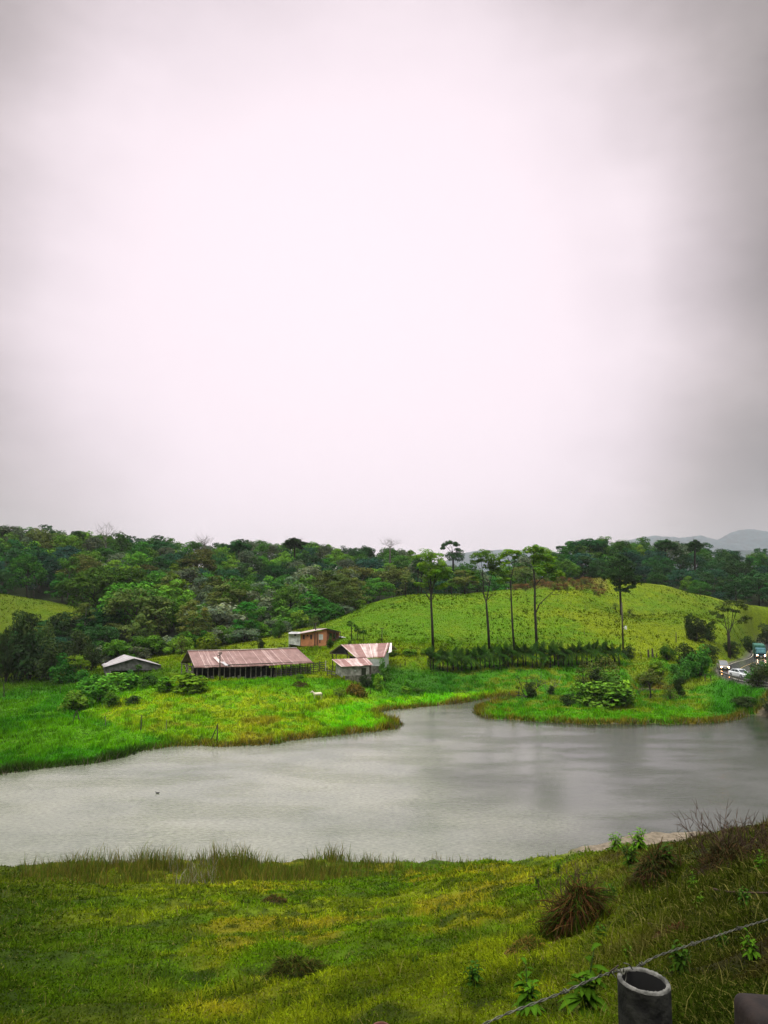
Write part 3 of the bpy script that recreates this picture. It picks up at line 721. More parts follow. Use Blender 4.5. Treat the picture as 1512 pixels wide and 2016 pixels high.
S_BIG = proto_shrub('bright_leaves', 301, 60, .13, .62, n=20, name='broadleaf_shrub', up=.7)
S_BIGD = proto_shrub('fresh_green_leaves', 302, 60, .11, .6, n=20, name='broadleaf_shrub', up=.7)
S_DARK = proto_shrub('dark_scrub_leaves', 303, 110, .07, n=18)
S_LIME = proto_shrub('lime_leaves', 304, 90, .085, n=18)
S_MID = proto_shrub('mid_green_leaves', 305, 110, .075, n=20)
S_BROWN = proto_shrub('brown_leaves', 306, 70, .06, n=16)
S_OLIVE = proto_shrub('olive_leaves', 307, 60, .06, n=16)
def shrub(pr, px, py, wpx, hpx, label, group=None, Y=None, cat='shrub'):
    """base pixel, width and height in photo pixels"""
    p = gr(px, py) if Y is None else on(px, Y)
    k = p[1]/F; w = wpx*k; h = hpx*k
    o = use(pr, (p[0], p[1], p[2]-.05*h), 1, random.Random(px*7+py).random()*6.28, label, group, cat=cat)
    o.scale = (w*.92, w*.8, h); return o
S = shrub
# left marsh edge
for a in ((S_MID, 122, 1345, 62, 60, 'leaning round green tree-like bush at the left marsh edge'), (S_DARK, 60, 1340, 110, 110, 'black-green bush mass behind the left marsh near the edge'), (S_DARK, 95, 1342, 90, 96, 'dark bush mass right of the black-green one behind the marsh'), (S_DARK, 32, 1338, 76, 140, 'tall dark bush between left edge and the black-green mass'), (S_DARK, 150, 1318, 80, 84, 'broad dark bush between the leaning tree and grey shed'), (S_DARK, 10, 1345, 50, 120, 'dark bush at the left photo edge behind the marsh'),
          (S_DARK, 178, 1322, 44, 60, 'dark bush just left of the grey open shed'), (S_BIGD, 145, 1398, 70, 40, 'low dark big-leaved shrub at the left tip of the knoll'), (S_BIGD, 190, 1385, 84, 60, 'wide big-leaved shrub on the knoll edge below the grey shed'),
          (S_MID, 172, 1352, 60, 34, 'small green shrub between the leaning bush and big-leaved shrub'), (S_BIGD, 240, 1358, 74, 36, 'shrub in front of the grey shed left post'), (S_MID, 252, 1346, 34, 28, 'climbing green shrub before the grey shed opening'),
          (S_MID, 295, 1352, 60, 26, 'low green shrub in front of the grey shed right side'), (S_BIG, 372, 1362, 84, 40, 'bright big-leaved shrub at the left corner of the long barn'), (S_BIG, 325, 1360, 60, 30, 'light green big-leaved shrub left of the brightest one'), (S_DARK, 262, 1388, 48, 20, 'low dark tuft bush on the knoll below the shrubs'),
          (S_BIGD, 218, 1392, 40, 34, 'green shrub right of the wide big-leaved one'),
          (S_OLIVE, 90, 1300, 60, 80, 'dull green tree-like bush behind the left marsh'), (S_DARK, 120, 1260, 70, 60, 'dark spreading bush under the left grassy hill'), (S_DARK, 42, 1252, 84, 54, 'dark bush standing on the left grassy hill slope'),
          # house and barns
          (S_LIME, 412, 1283, 68, 44, 'rounded bright green tree behind the long barn left part'), (S_OLIVE, 358, 1290, 30, 44, 'pale yellowish shrub at the left gable of the long barn'), (S_DARK, 513, 1277, 22, 22, 'small dark bush on the bright slope above the long barn'),
          (S_MID, 550, 1256, 34, 46, 'loose green tree left of the white annex'), (S_MID, 650, 1275, 20, 22, 'small green bush at the right corner of the orange house'), (S_DARK, 690, 1276, 14, 14, 'tiny bush below the small palm right of the house'), (S_OLIVE, 618, 1240, 40, 30, 'yellow-green tree crown behind the orange house'),
          (S_MID, 757, 1340, 30, 46, 'feathery green shrub right of the rusty barn with stone wall'), (S_BIG, 744, 1358, 26, 34, 'pale-leaved bush below the rusty barn corner'), (S_DARK, 722, 1352, 40, 26, 'dark ivy-like bush at the foot of the stone shed'), (S_BIG, 798, 1365, 22, 16, 'small pale-leaved bush at the marsh edge right of barns'), (S_MID, 822, 1364, 30, 12, 'low green bush beside the small pale-leaved bush'),
          (S_OLIVE, 668, 1372, 34, 20, 'brownish dome-shaped bush right of the horse'), (S_BIGD, 590, 1340, 20, 14, 'leafy clump under the long barn right eave'),
          (S_BIG, 770, 1290, 36, 14, 'row-like leafy plants right of the rusty barn roof'), (S_BIG, 806, 1290, 36, 14, 'leafy plants between barn and palm row'), (S_BIG, 838, 1288, 24, 14, 'leafy plants at the left end of the palm row'),
          # island
          (S_BIGD, 1195, 1392, 110, 52, 'large pale-leaved bush in the middle of the island'), (S_MID, 1205, 1384, 96, 66, 'tall rounded airy bush rising at the back of the island thicket'), (S_BIGD, 1150, 1386, 70, 44, 'left part bush of the island thicket'), (S_BIG, 1225, 1386, 60, 50, 'light-leaved bush right within the island thicket'), (S_DARK, 1120, 1390, 44, 26, 'low dark bush at the left foot of the island thicket'),
          (S_OLIVE, 1190, 1345, 90, 55, 'olive scrubby bush behind the island thicket'), (S_OLIVE, 1150, 1350, 50, 50, 'thin olive bush left behind the island thicket'), (S_DARK, 1180, 1352, 44, 40, 'very dark scrub behind the island thicket'),
          (S_DARK, 1048, 1374, 34, 34, 'dark vine-covered bush beside the fallen branches'), (S_DARK, 1085, 1368, 22, 20, 'small dark bush right of the fallen branches'),
          (S_OLIVE, 1320, 1380, 44, 34, 'dry yellowish bush right of the small puddle'), (S_DARK, 1340, 1372, 30, 40, 'dark bush right of the puddle tree'),
          (S_MID, 1340, 1342, 60, 50, 'green bush in front of the roadside thicket'), (S_MID, 1378, 1332, 64, 66, 'leafy green bush left of the guardrail'), (S_DARK, 1350, 1312, 60, 50, 'dark bush between wooden posts and road'), (S_MID, 1315, 1300, 40, 36, 'yellowish bush right of the short wooden posts'), (S_LIME, 1300, 1325, 56, 30, 'light green scrub on the meadow left of the road'), (S_LIME, 1270, 1345, 46, 26, 'light scrub above the puddle'),
          (S_DARK, 1395, 1300, 60, 34, 'dark hedge bush on the bank left of the car'), (S_DARK, 1440, 1290, 60, 30, 'dark hedge bush on the bank above the car'), (S_DARK, 1475, 1284, 54, 34, 'dark hedge bush left of the truck'), (S_DARK, 1508, 1268, 60, 44, 'dark bush above the truck'),
          (S_DARK, 1492, 1352, 60, 50, 'dark bush in front of the white car and guardrail'), (S_MID, 1478, 1345, 34, 34, 'green bush at the guardrail gap'), (S_DARK, 1470, 1392, 70, 22, 'dark reedy bush on the right shore'), (S_DARK, 1525, 1400, 80, 30, 'dark shore bush at the right photo edge'), (S_MID, 1512, 1330, 40, 40, 'green bush on the inner road bend'),
          (S_DARK, 1370, 1262, 56, 52, 'dark round tree left of the open-branched tree'), (S_DARK, 1398, 1262, 40, 38, 'smaller dark tree touching the dark round tree'), (S_DARK, 1360, 1258, 30, 56, 'taller dark tree left of the dark round one'),
          (S_DARK, 1238, 1296, 40, 26, 'dark palm-like bush at the right end of the palm row'), (S_OLIVE, 1212, 1200, 24, 14, 'low shrub in the hollow of the green hill'), (S_OLIVE, 1240, 1208, 22, 10, 'low shrub right in the hill hollow'),
          ):
    S(*a)
# bracken and scrub along the hill crest
for i in range(58):
    r_ = random.Random(900+i); px = 1012+i*3.1+r_.uniform(-3, 3); Y = 238+r_.uniform(-8, 14)+abs(px-1100)*.02
    S((S_BROWN, S_OLIVE, S_BROWN)[i % 3], px, 0, r_.uniform(13, 22), r_.uniform(9, 17), ('reddish brown bracken clump along the crest of the green hill', 'dull olive scrub clump along the crest of the green hill')[i % 3 == 1], 'bracken along the hill crest', Y=Y)
# pasture trees, silhouettes laid out at one distance with depth variation
def tree2d(name, Y, trunk, branches, crown, mk, label, bark=BARK, trad=(.32, .16), per=60, size=.40, seed=1, group=None, flat=.55, depth=.8, bare=False):
    r = np.random.default_rng(seed); k = Y/F
    b = trunk[0]; base = on(b[0], Y); org = base
    def P(px, py, dy=0): return at(px, py, Y)+np.array([0, dy, 0])
    root = empty(name, org, label, 'tree', group)
    T = [P(*q) for q in trunk]; T[0] = base-np.array([0, 0, .3])
    n = len(T); mb = MB(); mb.tube(T, [trad[0]+(trad[1]-trad[0])*i/(n-1) for i in range(n)], 8); mb.build('trunk', bark, root, local=False, smooth=True)
    for br in branches:
        pts, r0 = br; dy = r.uniform(-1, 1)*depth*3
        m = len(pts); Q = [P(*q, dy*i/(m-1)) for i, q in enumerate(pts)]
        mb = MB(); mb.tube(Q, [r0*(1-.75*i/(m-1)) for i in range(m)], 6)
        for j in range(3 if not bare else 7):      # twigs
            i0 = r.integers(max(1, m//2), m); a = Vector(Q[i0]); d = Vector((r.normal(), r.normal(), abs(r.normal())*.8+.2)).normalized()*(7*k*(1+r.random()))
            mb.tube([a, a+d*.5+Vector((0, 0, .1)), a+d], [r0*.3, r0*.2, r0*.08], 4)
            if bare:
                for q in range(2):
                    d2 = (d+Vector((r.normal(), r.normal(), abs(r.normal())))*d.length*.7)*.5; mb.tube([a+d*.6, a+d*.6+d2], [r0*.16, r0*.05], 4)
        mb.build('branch', bark, root, local=False)
    if crown:
        CL = []
        for px, py, rp in crown:
            c0 = P(px, py, r.uniform(-1, 1)*depth*rp*k*1.2); R = rp*k*1.42
            nn = 8
            for i in range(nn):
                a = r.random()*6.28; q = R*.78*math.sqrt(r.random()); s = R*(.34+.26*r.random())
                CL.append((c0[0]+q*math.cos(a), c0[1]+q*math.sin(a), c0[2]+(r.random()-.5)*R*flat*1.2, s, s, s*flat))
        V, K = clumps(r, CL, per*.95, size, up=.8); add_leaf_mesh('crown', V, K, LM[mk], root, local=False)
    return root
LM['pasture_tree_leaves'] = mat_leaf('pasture_tree_leaves', (.15, .29, .02), .3, 0)
LM['pasture_tree_dark'] = mat_leaf('pasture_tree_dark', (.09, .18, .02), .3, 0)
tree2d('slender_tree', 163, [(853, 1278), (851, 1235), (849, 1190), (848, 1150), (848, 1110)],
       [([(849, 1184), (838, 1168), (828, 1166), (818, 1165)], .14), ([(849, 1182), (857, 1170), (870, 1160)], .12), ([(848, 1172), (843, 1140), (838, 1115)], .14), ([(849, 1175), (856, 1140), (862, 1110), (868, 1098)], .15), ([(848, 1150), (846, 1120), (850, 1095)], .12), ([(850, 1160), (862, 1135), (872, 1125)], .09)],
       [(846, 1092, 15), (832, 1094, 12), (860, 1096, 12), (850, 1104, 15), (838, 1112, 12), (866, 1110, 11), (870, 1122, 12), (856, 1122, 12), (836, 1124, 8), (874, 1134, 9), (860, 1136, 10), (840, 1140, 9), (876, 1152, 6), (862, 1156, 7), (838, 1152, 7), (820, 1150, 5), (882, 1126, 7), (846, 1128, 10)], 'pasture_tree_leaves', 'tall slender full-crowned tree at the left end of the pasture row', seed=3, group='tall slender pasture trees')
tree2d('slender_tree', 164, [(964, 1275), (961, 1235), (958, 1195), (957, 1183)],
       [([(957, 1186), (953, 1168), (952, 1130), (950, 1105)], .17), ([(957, 1186), (962, 1160), (964, 1145), (971, 1120)], .15), ([(953, 1172), (944, 1158), (933, 1150)], .1), ([(960, 1180), (968, 1172), (976, 1171)], .08), ([(962, 1150), (957, 1130)], .07), ([(952, 1140), (945, 1120), (938, 1108)], .08)],
       [(950, 1090, 12), (938, 1094, 9), (964, 1092, 10), (970, 1102, 9), (956, 1102, 10), (974, 1112, 9), (964, 1116, 8), (978, 1122, 8), (936, 1106, 8), (968, 1128, 7), (934, 1140, 7), (926, 1128, 7)], 'pasture_tree_dark', 'tall slender tree forking low into a V, second in the pasture row', seed=4, group='tall slender pasture trees', per=48)
tree2d('slender_tree', 165, [(1013, 1275), (1009, 1235), (1007, 1190), (1005, 1140)],
       [([(1005, 1145), (1004, 1120), (1003, 1098)], .13), ([(1006, 1140), (1011, 1120), (1016, 1100), (1022, 1090)], .11), ([(1007, 1162), (1000, 1158), (990, 1154)], .08), ([(1008, 1182), (998, 1177), (988, 1174)], .06), ([(1004, 1105), (996, 1094), (990, 1092)], .06)],
       [(1003, 1087, 8), (993, 1091, 8), (1012, 1088, 8), (1020, 1087, 6), (984, 1098, 7), (986, 1112, 9), (995, 1106, 6), (990, 1128, 8), (996, 1140, 6), (1016, 1098, 5), (984, 1145, 6)], 'pasture_tree_leaves', 'thinnest tall slender tree with sparse crown, third in the pasture row', seed=5, group='tall slender pasture trees', per=42, trad=(.26, .13))
tree2d('slender_tree', 164, [(1057, 1277), (1055, 1235), (1053, 1195), (1053, 1150), (1050, 1115)],
       [([(1055, 1206), (1062, 1190), (1075, 1177), (1086, 1168), (1092, 1162)], .15), ([(1086, 1170), (1098, 1171), (1103, 1167)], .06), ([(1054, 1152), (1064, 1140), (1078, 1128), (1090, 1120)], .12), ([(1051, 1125), (1049, 1105), (1047, 1090)], .12), ([(1052, 1118), (1056, 1100), (1062, 1090)], .1), ([(1054, 1160), (1062, 1155), (1068, 1152)], .06)],
       [(1046, 1083, 10), (1038, 1085, 7), (1056, 1080, 10), (1068, 1085, 10), (1078, 1096, 10), (1066, 1098, 11), (1060, 1110, 11), (1076, 1112, 11), (1088, 1118, 9), (1062, 1124, 9), (1074, 1128, 9), (1094, 1128, 8), (1104, 1132, 6), (1084, 1102, 8), (1052, 1096, 8), (1090, 1140, 5)], 'pasture_tree_leaves', 'tall slender tree with long bare right branch, fourth in the pasture row', seed=6, group='tall slender pasture trees')
tree2d('slender_tree', 210, [(1223, 1186), (1221, 1165), (1220, 1140), (1220, 1115)],
       [([(1220, 1150), (1236, 1140), (1250, 1140)], .12), ([(1220, 1140), (1208, 1132), (1200, 1130)], .1), ([(1220, 1130), (1230, 1115)], .1)],
       [(1222, 1104, 14), (1210, 1112, 12), (1234, 1112, 12), (1220, 1122, 16), (1204, 1128, 12), (1238, 1126, 12), (1222, 1136, 15), (1246, 1138, 10), (1206, 1140, 10), (1252, 1146, 8), (1234, 1148, 9), (1216, 1150, 8), (1242, 1156, 6), (1196, 1136, 8), (1256, 1138, 8), (1228, 1096, 9), (1214, 1160, 6), (1230, 1162, 6)], 'deep_green_leaves', 'dark dense tree standing alone on the hill right of the bracken', seed=7, per=75, size=.5)
tree2d('spreading_tree', 178, [(1436, 1282), (1435, 1260), (1434, 1246)],
       [([(1434, 1250), (1428, 1232), (1424, 1215), (1420, 1205)], .14), ([(1435, 1248), (1442, 1228), (1448, 1205), (1452, 1198)], .14), ([(1434, 1248), (1433, 1220), (1432, 1196)], .12), ([(1435, 1240), (1445, 1226), (1456, 1222)], .07), ([(1430, 1238), (1420, 1226), (1410, 1220)], .08), ([(1440, 1232), (1440, 1205), (1442, 1195)], .09)],
       [(1430, 1190, 9), (1444, 1187, 9), (1456, 1188, 9), (1420, 1198, 8), (1464, 1196, 7), (1410, 1206, 7), (1436, 1200, 6), (1450, 1204, 5), (1470, 1216, 7), (1462, 1222, 7), (1404, 1226, 6), (1416, 1214, 6)], 'olive_leaves', 'open-branched spreading tree on the bank above the road', seed=8, per=34, trad=(.38, .3))
tree2d('spreading_tree', 236, [(915, 1170), (915, 1162), (914, 1157)], [([(914, 1158), (904, 1148)], .14), ([(915, 1158), (924, 1148)], .14)],
       [(915, 1136, 12), (903, 1142, 10), (927, 1140, 11), (915, 1148, 12), (895, 1146, 7), (932, 1148, 7), (908, 1128, 8)], 'olive_leaves', 'short spreading tree on the hill crest between first two tall trees', seed=9, per=70, size=.5)
tree2d('spreading_tree', 234, [(889, 1174), (889, 1164), (889, 1155)], [([(889, 1160), (882, 1150)], .08)], [(888, 1150, 9), (880, 1153, 7), (896, 1154, 7), (872, 1156, 6), (888, 1143, 6)], 'pasture_tree_dark', 'small bushy tree beside the short spreading tree on the crest', seed=10, per=55, trad=(.2, .12))
tree2d('spreading_tree', 240, [(798, 1177), (798, 1155), (797, 1140)], [([(798, 1150), (806, 1145)], .07)], [(798, 1136, 7), (806, 1141, 7), (812, 1146, 5), (794, 1146, 5)], 'olive_leaves', 'thin sapling at the left shoulder of the green hill', seed=12, per=40, trad=(.15, .08))
for i, (px, a, b, hgt, lab) in enumerate(((823, 1165, 1108, 12, 'paired-trunk dark tree behind the first tall tree'), (830, 1162, 1112, 10, 'slim dark tree behind the first tall tree'))):
    tree2d('slender_tree', 262, [(px, a), (px, (a+b)/2), (px+1, b)], [], [(px, b-4, 9), (px-5, b+4, 7), (px+5, b+8, 7), (px, b+16, 5)], 'deep_green_leaves', lab, seed=20+i, per=50, trad=(.25, .15))
# emergent trees on the skyline
def sky_tree(px, top, base, wid, Y, kind, label, seed, mk='deep_green_leaves'):
    r = np.random.default_rng(seed); h = base-top
    br = []; cr = []
    n = 7
    for i in range(n):
        a = (i/(n-1)-.5)*2; x1 = px+a*wid*.5; y1 = top+abs(a)*h*.25+r.uniform(0, h*.08)
        br.append(([(px, base-h*(.35+.1*r.random())), (px+a*wid*.22, base-h*.62), (x1, y1)], .13))
        if kind != 'bare': cr.append((x1, y1+1+r.uniform(0, 4), wid*.15)); cr.append((px+a*wid*.3+r.uniform(-2, 2), y1+4+r.uniform(0, 4), wid*.17)); cr.append((px+a*wid*.35+r.uniform(-2, 2), y1+9+r.uniform(0, 5), wid*.14))
    tree2d('emergent_tree', Y, [(px, base+12), (px, base), (px+.5, base-h*.5)], br, cr, mk, label, PALEBARK if kind == 'bare' else BARK, trad=(.5, .25), seed=seed, per=46, size=.7, bare=kind == 'bare')
sky_tree(208, 1036, 1078, 44, 330, 'bare', 'leafless domed tree sticking out of the left ridge skyline', 31)
sky_tree(403, 1062, 1080, 24, 340, 'bare', 'small leafless tree on the ridge above the long barn', 32)
sky_tree(768, 1067, 1085, 26, 345, 'bare', 'bare-topped tree on the ridge left of the tall pasture trees', 33)
tree2d('emergent_tree', 330, [(893, 1110), (892, 1095), (890, 1084)], [([(891, 1090), (882, 1080), (876, 1074)], .16), ([(891, 1088), (890, 1078), (887, 1072)], .14), ([(892, 1092), (900, 1084)], .14)], [(876, 1072, 6), (884, 1069, 6), (892, 1069, 6), (898, 1073, 5), (903, 1084, 7), (898, 1090, 8), (906, 1092, 8), (884, 1092, 8), (872, 1080, 4), (890, 1098, 10), (904, 1100, 8)], 'deep_green_leaves', 'dark umbrella-shaped tree silhouetted right of the first tall tree', seed=34, trad=(.5, .3), per=40, size=.7)
sky_tree(315, 1067, 1092, 50, 330, 'leaf', 'dark domed tree on the skyline above the grey shed', 35)
sky_tree(580, 1059, 1082, 34, 335, 'leaf', 'pointed tree rising highest above the central ridge', 36)
sky_tree(1160, 1062, 1090, 60, 325, 'leaf', 'open wide-crowned tree on the skyline behind the bracken', 37)
sky_tree(1310, 1062, 1090, 36, 320, 'leaf', 'dark tree on the skyline below the misty mountain', 38)
sky_tree(1368, 1062, 1090, 24, 318, 'leaf', 'thin tree on the right skyline with leaning crown', 39)
sky_tree(470, 1066, 1090, 34, 335, 'leaf', 'dark rounded tree on the skyline above the long barn', 41)
# --- palm row
def proto_palm():
    r = np.random.default_rng(8); root = empty('palm', (0, 0, 0), 'x', 'palm')
    MB().tube([(0, 0, -.2), (.04, .02, .7), (0, .03, 1.5), (0, 0, 2.1)], [.13, .10, .09, .1], 7).build('trunk', BARK, root, smooth=True)
    V = []; K = []
    for i in range(17):
        a = i*2.399+r.random()*.3; el = .35+1.1*((i*.618) % 1); L = 2.0+.4*r.random()
        d = np.array([math.cos(a), math.sin(a), 0]); P = []
        for k in range(15):
            t = k/14*L; P.append(d*(t*math.cos(el))+np.array([0, 0, 2.05+t*math.sin(el)-.42*t*t*math.cos(el)*1.05]))
        P = np.array(P); s = np.cross(d, [0, 0, 1.])
        for k in range(1, 15):
            for sg in (-1, 1):
                c0 = P[k]; tip = c0+s*sg*(.42*math.sin(math.pi*(k+1)/16)+.1)+(P[k]-P[k-1])*1.2+np.array([0, 0, -.28])
                w = (P[k]-P[k-1])*.42; V += [c0-w, c0+w, tip+w*.1, tip-w*.1]
                l_ = .7+.6*r.random(); K += [[l_, l_, l_]]*4
    LM['palm_leaves'] = mat_leaf('palm_leaves', (.026, .066, .008), .2, .3, hue=.01)
    add_leaf_mesh('crown', np.array(V), np.array(K), LM['palm_leaves'], root); reg_tree(root)
    return dict(root=root, ch=CH[root.name], used=False)
PALM = proto_palm()
for i in range(42):
    rr = random.Random(i); px = 846+i*9.1+rr.uniform(-2, 2)
    if px > 1222: px = 1222+(px-1222)*1.15
    py = 1309-(px-848)*.014; Y = 154+rr.uniform(-.8, .8)+(px-848)*.006
    p = on(px, Y); sc = rr.uniform(1.1, 1.38)
    nb = 'below the first tall tree' if px < 905 else 'below the first and second tall trees' if px < 950 else 'at the foot of the second and third tall trees' if px < 1030 else 'below the fourth tall tree' if px < 1090 else 'in the middle right part of the row' if px < 1160 else 'behind the island thicket'
    size = 'taller' if sc > 1.28 else 'shorter' if sc < 1.18 else 'medium'
    use(PALM, p, sc, rr.random()*6.28, (f'{size} drooping palm '+nb) if i not in (0, 41) else ('leftmost drooping palm of the dense palm row' if i == 0 else 'rightmost drooping palm of the row near the pole'), 'row of short palms below the pasture hill', cat='palm')
# --- small slender palms near the house
def proto_papaya():
    r = np.random.default_rng(9); root = empty('small_palm', (0, 0, 0), 'x', 'palm')
    MB().tube([(0, 0, -.2), (.05, .0, 1.5), (0, .03, 3.0)], [.12, .10, .1], 6).build('trunk', BARK, root, smooth=True)
    V = []; K = []
    for i in range(14):
        a = i*2.399; el = .9-1.3*((i*.37) % 1); d = np.array([math.cos(a)*math.cos(el), math.sin(a)*math.cos(el), math.sin(el)]); c0 = np.array([0, 0, 3.0])+d*.9
        V.append(leafq(r, c0+r.normal(size=(6, 3))*.2, r.normal(size=(6, 3))*.4+[0, 0, .8], .9, .4)); l_ = .6+.6*r.random(); K += [[l_, l_, l_]]*24
    add_leaf_mesh('crown', np.vstack(V), np.array(K), LM['mid_green_leaves'], root); reg_tree(root)
    return dict(root=root, ch=CH[root.name], used=False)
PAP = proto_papaya()
for px, py, h, lab in ((692, 1258, 34, 'tallest small palm right of the orange house'), (704, 1262, 24, 'short palm just right of the tallest small palm'), (716, 1262, 20, 'smallest palm on the slope right of the orange house'), (273, 1333, 22, 'small palm-like papaya in front of the grey shed opening'), (640, 1235, 20, 'small palm crown behind the orange house roof'), (565, 1240, 16, 'small banana-like plant left of the white annex')):
    p = gr(px, py); use(PAP, p, h*p[1]/F/3.9, px, lab, None, cat='palm')
# --- fallen and bare branches on the island
def twigs(name, pts0, n, L, seed, label, cat='dead branches', col=BARK, r0=.05, up=.6, spread=1.0, lean=(0, 0)):
    r = np.random.default_rng(seed); org = np.array(pts0, float); root = empty(name, org, label, cat); mb = MB()
    for i in range(n):
        a = r.random()*6.28; d = Vector((math.cos(a)*spread+lean[0], math.sin(a)*spread+lean[1], up+.7*r.random())).normalized()
        p = Vector((r.normal()*L*.08, r.normal()*L*.08, 0)); pts = [p]; ln = L*(.5+.6*r.random())
        for k in range(6):
            d = (d+Vector((r.normal(), r.normal(), r.normal()*.6))*.28).normalized(); p = p+d*ln/6; pts.append(p)
            if k > 1:
                e = (d+Vector((r.normal(), r.normal(), r.normal()))*.7).normalized(); mb.tube([p, p+e*ln*.16, p+e*ln*.16+(e+Vector((0, 0, .5)))*ln*.1], [r0*.4, r0*.28, r0*.1], 4)
        mb.tube(pts, [r0*(1-.13*k) for k in range(7)], 5)
    mb.build('branches', col, root); return root
p = gr(1040, 1372); twigs('fallen_branches', p, 11, 5.5, 51, 'bare tangled dead branches at the left end of the island', lean=(-.9, 0), up=.35, r0=.09)
p = gr(1082, 1366); twigs('bare_shrub', p, 7, 4.5, 52, 'pale bare crooked branches left of the island thicket', col=PALEBARK, up=.5, r0=.05)
p = gr(1255, 1368); twigs('bare_shrub', p, 6, 4.5, 54, 'bare twigs poking out right of the island thicket', up=.9, r0=.04)
tree2d('spreading_tree', gr(1280, 1374)[1], [(1281, 1374), (1280, 1358), (1279, 1345)], [([(1280, 1364), (1276, 1374)], .09), ([(1280, 1364), (1286, 1370), (1290, 1374)], .09), ([(1279, 1350), (1268, 1338)], .09), ([(1279, 1348), (1290, 1338)], .08)],
       [(1278, 1334, 13), (1266, 1338, 8), (1292, 1336, 9), (1280, 1324, 9), (1300, 1344, 6)], 'olive_leaves', 'small stilt-rooted tree in front of the pale puddle', seed=60, per=30, size=.3, trad=(.12, .1))
tree2d('spreading_tree', gr(160, 1340)[1], [(163, 1346), (161, 1325), (158, 1310)], [([(161, 1322), (150, 1310)], .08)], [(150, 1302, 14), (136, 1312, 14), (160, 1306, 12), (128, 1326, 14), (148, 1322, 14), (120, 1334, 10)], 'lime_leaves', 'bright leaning tree standing left of the grey shed', seed=61, per=60, size=.4, trad=(.15, .1))
tree2d('slender_tree', 188, [(160, 1290), (166, 1240), (170, 1200)], [([(167, 1235), (176, 1218)], .1), ([(168, 1222), (160, 1205)], .08)], [(168, 1195, 10), (178, 1205, 9), (158, 1204, 9), (184, 1218, 8), (150, 1216, 7)], 'olive_leaves', 'tree with pale broken trunk below the left grassy hill end', bark=PALEBARK, seed=62, per=36, trad=(.2, .12))
# ------------------------------------------------------------------ buildings
def mat_rust(name, base, pale, stripe_scale=1.4, amt=.55, axis='X'):
    m, nt, b = mat_new(name); n = nt.nodes; l = nt.links
    uv = n.new('ShaderNodeAttribute'); uv.attribute_name = 'Col'      # roof coordinates: r along the eave, g down the slope (metres/10)
    sep = n.new('ShaderNodeSeparateColor'); l.new(uv.outputs['Color'], sep.inputs[0])
    def math_(op, a, c_=None):
        x = n.new('ShaderNodeMath'); x.operation = op
        for i, v in enumerate((a, c_)):
            if v is None: continue
            if isinstance(v, (int, float)): x.inputs[i].default_value = v
            else: l.new(v, x.inputs[i])
        return x.outputs[0]
    u = math_('MULTIPLY', sep.outputs[0], 10); v = math_('MULTIPLY', sep.outputs[1], 10)
    comb = n.new('ShaderNodeCombineXYZ'); l.new(math_('MULTIPLY', u, stripe_scale), comb.inputs[0]); l.new(math_('MULTIPLY', v, .22), comb.inputs[1])
    nz = n.new('ShaderNodeTexNoise'); nz.inputs['Scale'].default_value = 1; nz.inputs['Detail'].default_value = 3; l.new(comb.outputs[0], nz.inputs['Vector'])
    c2 = n.new('ShaderNodeCombineXYZ'); l.new(u, c2.inputs[0]); l.new(v, c2.inputs[1])
    n2 = n.new('ShaderNodeTexNoise'); n2.inputs['Scale'].default_value = .9; n2.inputs['Detail'].default_value = 7; n2.inputs['Roughness'].default_value = .65; l.new(c2.outputs[0], n2.inputs['Vector'])
    # one sheet every 1.05 m: each sheet gets its own shade, seams stay paler
    fl = math_('FLOOR', math_('DIVIDE', u, 1.05)); wn = n.new('ShaderNodeTexWhiteNoise'); wn.noise_dimensions = '1D'; l.new(fl, wn.inputs['W'])
    fr = math_('FRACT', math_('DIVIDE', u, 1.05)); seam = math_('LESS_THAN', fr, .13)
    k = math_('ADD', math_('MULTIPLY', nz.outputs[0], .9), math_('ADD', math_('MULTIPLY', wn.outputs['Value'], .22), math_('MULTIPLY', math_('MULTIPLY', seam, wn.outputs['Value']), .3)))
    cr = n.new('ShaderNodeValToRGB'); l.new(k, cr.inputs[0]); e = cr.color_ramp.elements
    e[0].position = amt; e[0].color = (*base, 1); e[1].position = amt+.28; e[1].color = (*pale, 1)
    mx = n.new('ShaderNodeMixRGB'); mx.blend_type = 'MULTIPLY'; mx.inputs[0].default_value = .8
    c3 = n.new('ShaderNodeValToRGB'); l.new(n2.outputs[0], c3.inputs[0]); c3.color_ramp.elements[0].position = .3; c3.color_ramp.elements[0].color = (.5, .42, .4, 1); c3.color_ramp.elements[1].position = .62; c3.color_ramp.elements[1].color = (1, 1, 1, 1)
    l.new(cr.outputs[0], mx.inputs[1]); l.new(c3.outputs[0], mx.inputs[2]); l.new(mx.outputs[0], b.inputs['Base Color'])
    b.inputs['Roughness'].default_value = .55; b.inputs['Specular IOR Level'].default_value = .35
    return m
RUST = mat_rust('rusty_pink_roof_sheet', (.25, .14, .12), (.56, .41, .37), amt=.62)
RUST2 = mat_rust('streaked_rusty_roof_sheet', (.27, .135, .115), (.72, .58, .54), amt=.52)
ZINC = mat_rust('pale_zinc_roof_sheet', (.30, .28, .28), (.55, .53, .53), amt=.5)
TIMBER = mat_plain('weathered_dark_timber', (.055, .043, .033), .9, noise=.45, scale=3)
GREYTIMBER = mat_plain('weathered_grey_timber', (.16, .14, .12), .9, noise=.4, scale=3)
CONC = mat_plain('stained_concrete', (.36, .35, .31), .9, noise=.35, scale=1.2, bump=.3, col2=(.16, .16, .13))
BLOCK = mat_plain('mossy_stone_wall', (.17, .16, .13), .95, scale=2.5, bump=.5, col2=(.06, .065, .04))
ORANGE = mat_plain('faded_orange_plaster', (.52, .225, .10), .9, scale=.9, col2=(.36, .15, .07), bump=.2)
